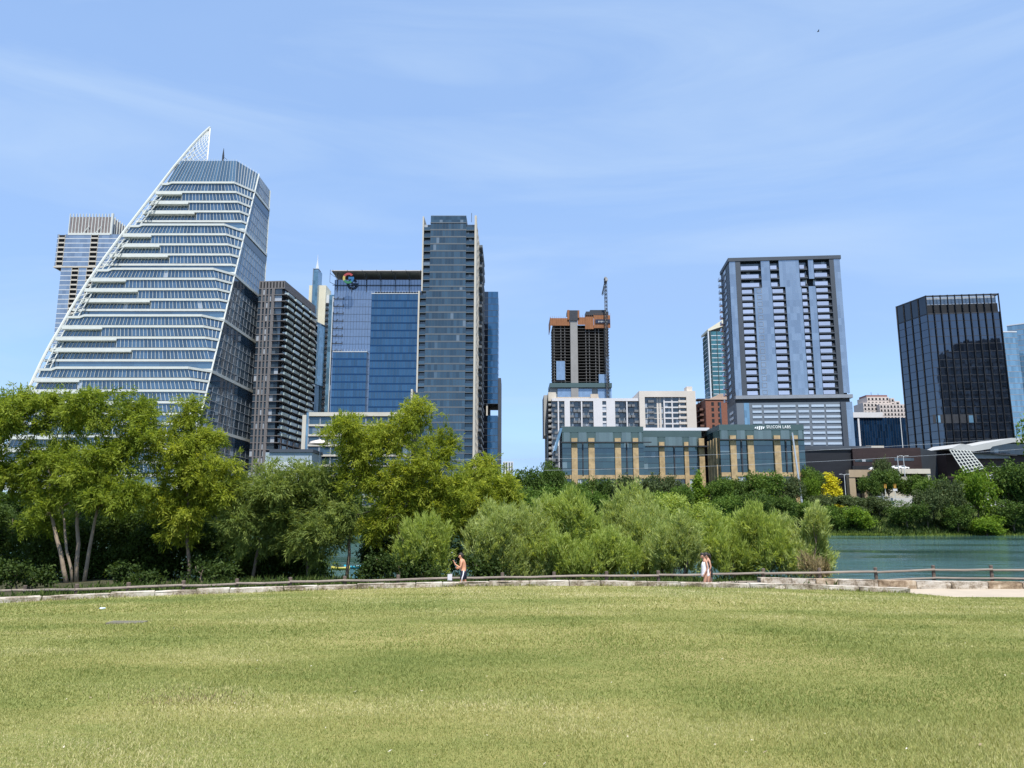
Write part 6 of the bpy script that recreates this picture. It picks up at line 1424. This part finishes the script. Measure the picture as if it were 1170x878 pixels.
def head_bits(o, c, tilt, S=1.0, hair='short', mat=hair_m):
    """hair cap and face details for a head at c facing -x"""
    bm = bmesh.new(); bmesh.ops.create_uvsphere(bm, u_segments=20, v_segments=14, radius=1)
    for v in list(bm.verts):
        if v.co.x < -.25 and v.co.z < .42 or (v.co.z < -.45): bm.verts.remove(v)
    for v in bm.verts: v.co = Vector((v.co.x * .112 + .012, v.co.y * .088, v.co.z * .128 + .012))
    bmesh.ops.rotate(bm, cent=(0, 0, 0), matrix=Matrix.Rotation(tilt, 3, 'Y'), verts=bm.verts)
    me = bpy.data.meshes.new('hair'); bm.to_mesh(me); bm.free(); me.materials.append(mat); me.polygons.foreach_set('use_smooth', [True] * len(me.polygons)); h = bpy.data.objects.new('hair', me); COL.objects.link(h); h.parent = o; h.location = c
    return h
def face(J, c, tilt):
    Rm = Matrix.Rotation(tilt, 3, 'Y'); q = lambda v: tuple(Vector(c) + Rm @ Vector(v))
    J['head'] = (q((0, 0, 0)), (.088, .078)); J['crown'] = (q((.01, 0, .075)), (.075, .068)); J['jaw'] = (q((-.03, 0, -.075)), (.058, .052)); J['nose'] = (q((-.112, 0, -.015)), .013)
    J['earl'] = (q((.012, -.083, -.01)), .016); J['earr'] = (q((.012, .083, -.01)), .016)
    return [('head', 'crown'), ('head', 'jaw'), ('head', 'nose'), ('head', 'earl'), ('head', 'earr')]
# --- man, shirtless, facing left, forearm raised
J = {'pelvis': ((0, 0, .88), (.115, .15)), 'waist': ((-.02, 0, 1.02), (.095, .13)), 'chest': ((-.055, 0, 1.22), (.115, .165)), 'shou': ((-.075, 0, 1.34), (.075, .14)), 'neck': ((-.10, 0, 1.42), .05)}
E = [('pelvis', 'waist'), ('waist', 'chest'), ('chest', 'shou'), ('shou', 'neck'), ('neck', 'head')] + face(J, (-.135, 0, 1.53), -.25)
for s, sg in (('l', -1), ('r', 1)):
    J[s + 'sh'] = ((-.075, sg * .18, 1.33), .056)
    J[s + 'el'] = ((-.13 if s == 'l' else .07, sg * .22, 1.07), .040); J[s + 'wr'] = ((-.34 if s == 'l' else -.16, sg * (.17), 1.20 if s == 'l' else 1.02), .027); J[s + 'ha'] = ((-.385 if s == 'l' else -.24, sg * .165, 1.27 if s == 'l' else 1.04), (.036, .022))
    J[s + 'hip'] = ((0, sg * .09, .84), .088); J[s + 'kn'] = ((-.10 if s == 'l' else .06, sg * .10, .46), .056); J[s + 'an'] = ((-.02 if s == 'l' else .28, sg * .10, .09 if s == 'l' else .16), .038); J[s + 'to'] = ((-.17 if s == 'l' else .19, sg * .10, .035 if s == 'l' else .05), .036)
    E += [('shou', s + 'sh'), (s + 'sh', s + 'el'), (s + 'el', s + 'wr'), (s + 'wr', s + 'ha'), ('pelvis', s + 'hip'), (s + 'hip', s + 'kn'), (s + 'kn', s + 'an'), (s + 'an', s + 'to')]
p = at(530, 640, 33.2)
man = figure((p.x, 33.2, PZ), 'shirtless person in dark navy shorts jogging left with one forearm raised', dict(J=J, E=E, hands={'l': ('lha', (-.3, 0, 1), (-1, 0, -.2)), 'r': ('rha', (-1, 0, .2), (0, -1, 0))}), skin)
head_bits(man, (-.13, 0, 1.545), -.25)
navy_c = M('navy_cloth', (.010, .014, .035), .85, .15, 9); white_c = M('white_cloth', (.80, .79, .82), .85, .05, 9, bump=.3, bscale=25)
JS = {'pelvis': ((0, 0, .90), (.135, .17)), 'top': ((-.012, 0, .99), (.112, .148)), 'lh': ((-.01, -.095, .80), .115), 'lk': ((-.075, -.105, .56), .105), 'rh': ((.01, .095, .80), .115), 'rk': ((.045, .105, .56), .105)}
skin_mesh('shorts', JS, [('top', 'pelvis'), ('pelvis', 'lh'), ('lh', 'lk'), ('pelvis', 'rh'), ('rh', 'rk')], navy_c, man, 'pelvis')
m = MB(); m.tube([(.01, -.185, .94), (-.005, -.222, .80), (-.05, -.222, .66), (-.072, -.220, .50)], [.022, .024, .024, .024], 6); m.build('side_stripe', white_c, man, True)
for s, (x, z) in (('l', (-.09, .045)), ('r', (.24, .09))): m = MB(); m.tube([(x + .09, -.1 if s == 'l' else .1, z), (x, -.1 if s == 'l' else .1, z), (x - .14, -.1 if s == 'l' else .1, z - .01)], [.05, .055, .04], 8); m.build('shoe', white_c, man, True)
# --- woman in white, facing left, head bowed
def walker(dark, px, row, Y, label, S):
    J = {'pelvis': ((0, 0, .87), (.12, .155)), 'waist': ((.0, 0, 1.02), (.10, .125)), 'chest': ((-.01, 0, 1.22), (.115, .145)), 'shou': ((0, 0, 1.36), (.065, .12)), 'neck': ((-.035, 0, 1.44), .043)}
    E = [('pelvis', 'waist'), ('waist', 'chest'), ('chest', 'shou'), ('shou', 'neck'), ('neck', 'head')] + face(J, (-.095, 0, 1.545), -.45)
    for s, sg in (('l', -1), ('r', 1)):
        J[s + 'sh'] = ((.0, sg * .155, 1.34), .047); J[s + 'el'] = ((.045, sg * .20, 1.08), .037); J[s + 'wr'] = ((-.06, sg * .19, .88), .026); J[s + 'ha'] = ((-.095, sg * .185, .81), (.034, .02))
        J[s + 'hip'] = ((0, sg * .088, .83), .094); J[s + 'kn'] = ((-.08 if s == 'l' else .05, sg * .09, .47), .06); J[s + 'an'] = ((-.06 if s == 'l' else .16, sg * .09, .09), .038); J[s + 'to'] = ((-.2 if s == 'l' else .03, sg * .09, .035), .034)
        E += [('shou', s + 'sh'), (s + 'sh', s + 'el'), (s + 'el', s + 'wr'), (s + 'wr', s + 'ha'), ('pelvis', s + 'hip'), (s + 'hip', s + 'kn'), (s + 'kn', s + 'an'), (s + 'an', s + 'to')]
    p = at(px, row, Y); o = figure((p.x, Y, PZ), label, dict(J=J, E=E, hands={'l': ('lha', (-.35, 0, -1), (0, 1, 0)), 'r': ('rha', (-.35, 0, -1), (0, -1, 0))}), skin2)
    h = head_bits(o, (-.09, 0, 1.56), -.45)
    cl = M('black_cloth', (.012, .012, .015), .85, .1, 9) if dark else white_c
    T = {'top': ((0, 0, 1.375), (.085, .165)), 'ch': ((-.02, 0, 1.22), (.145, .165)), 'wa': ((-.02, 0, 1.02), (.155, .17)), 'he': ((-.005, 0, .80), (.165, .19)), 'hem': ((-.0, 0, .70), (.16, .185))}
    skin_mesh('top', T, [('top', 'ch'), ('ch', 'wa'), ('wa', 'he'), ('he', 'hem')], cl, o, 'wa')
    if dark: m = MB(); m.tube([(.0, 0, 1.62), (.06, 0, 1.58), (.085, 0, 1.45), (.07, 0, 1.30)], [.05, .055, .045, .015], 8); m.build('ponytail', hair_m, o, True)
    else: m = MB(); m.tube([(.02, 0, 1.60), (.05, 0, 1.60)], [.05, .03], 8); m.build('hair_knot', hair_m, o, True)
    for s, sg, x in (('l', -1, -.11), ('r', 1, .11)): m = MB(); m.tube([(x + .08, sg * .09, .045), (x, sg * .09, .05), (x - .12, sg * .09, .035)], [.045, .05, .036], 8); m.build('shoe', cl, o, True)
    o.scale = (S, S, S); return o
walker(False, 805.5, 640, 32.9, 'person in a loose sleeveless white top walking left with bowed head on the lakeside path', 1.0)
walker(True, 809.3, 640, 33.8, 'dark-haired person in black, almost hidden behind the walker in white', .985)
# each part of a building sits at that building's own foot; nothing else to do
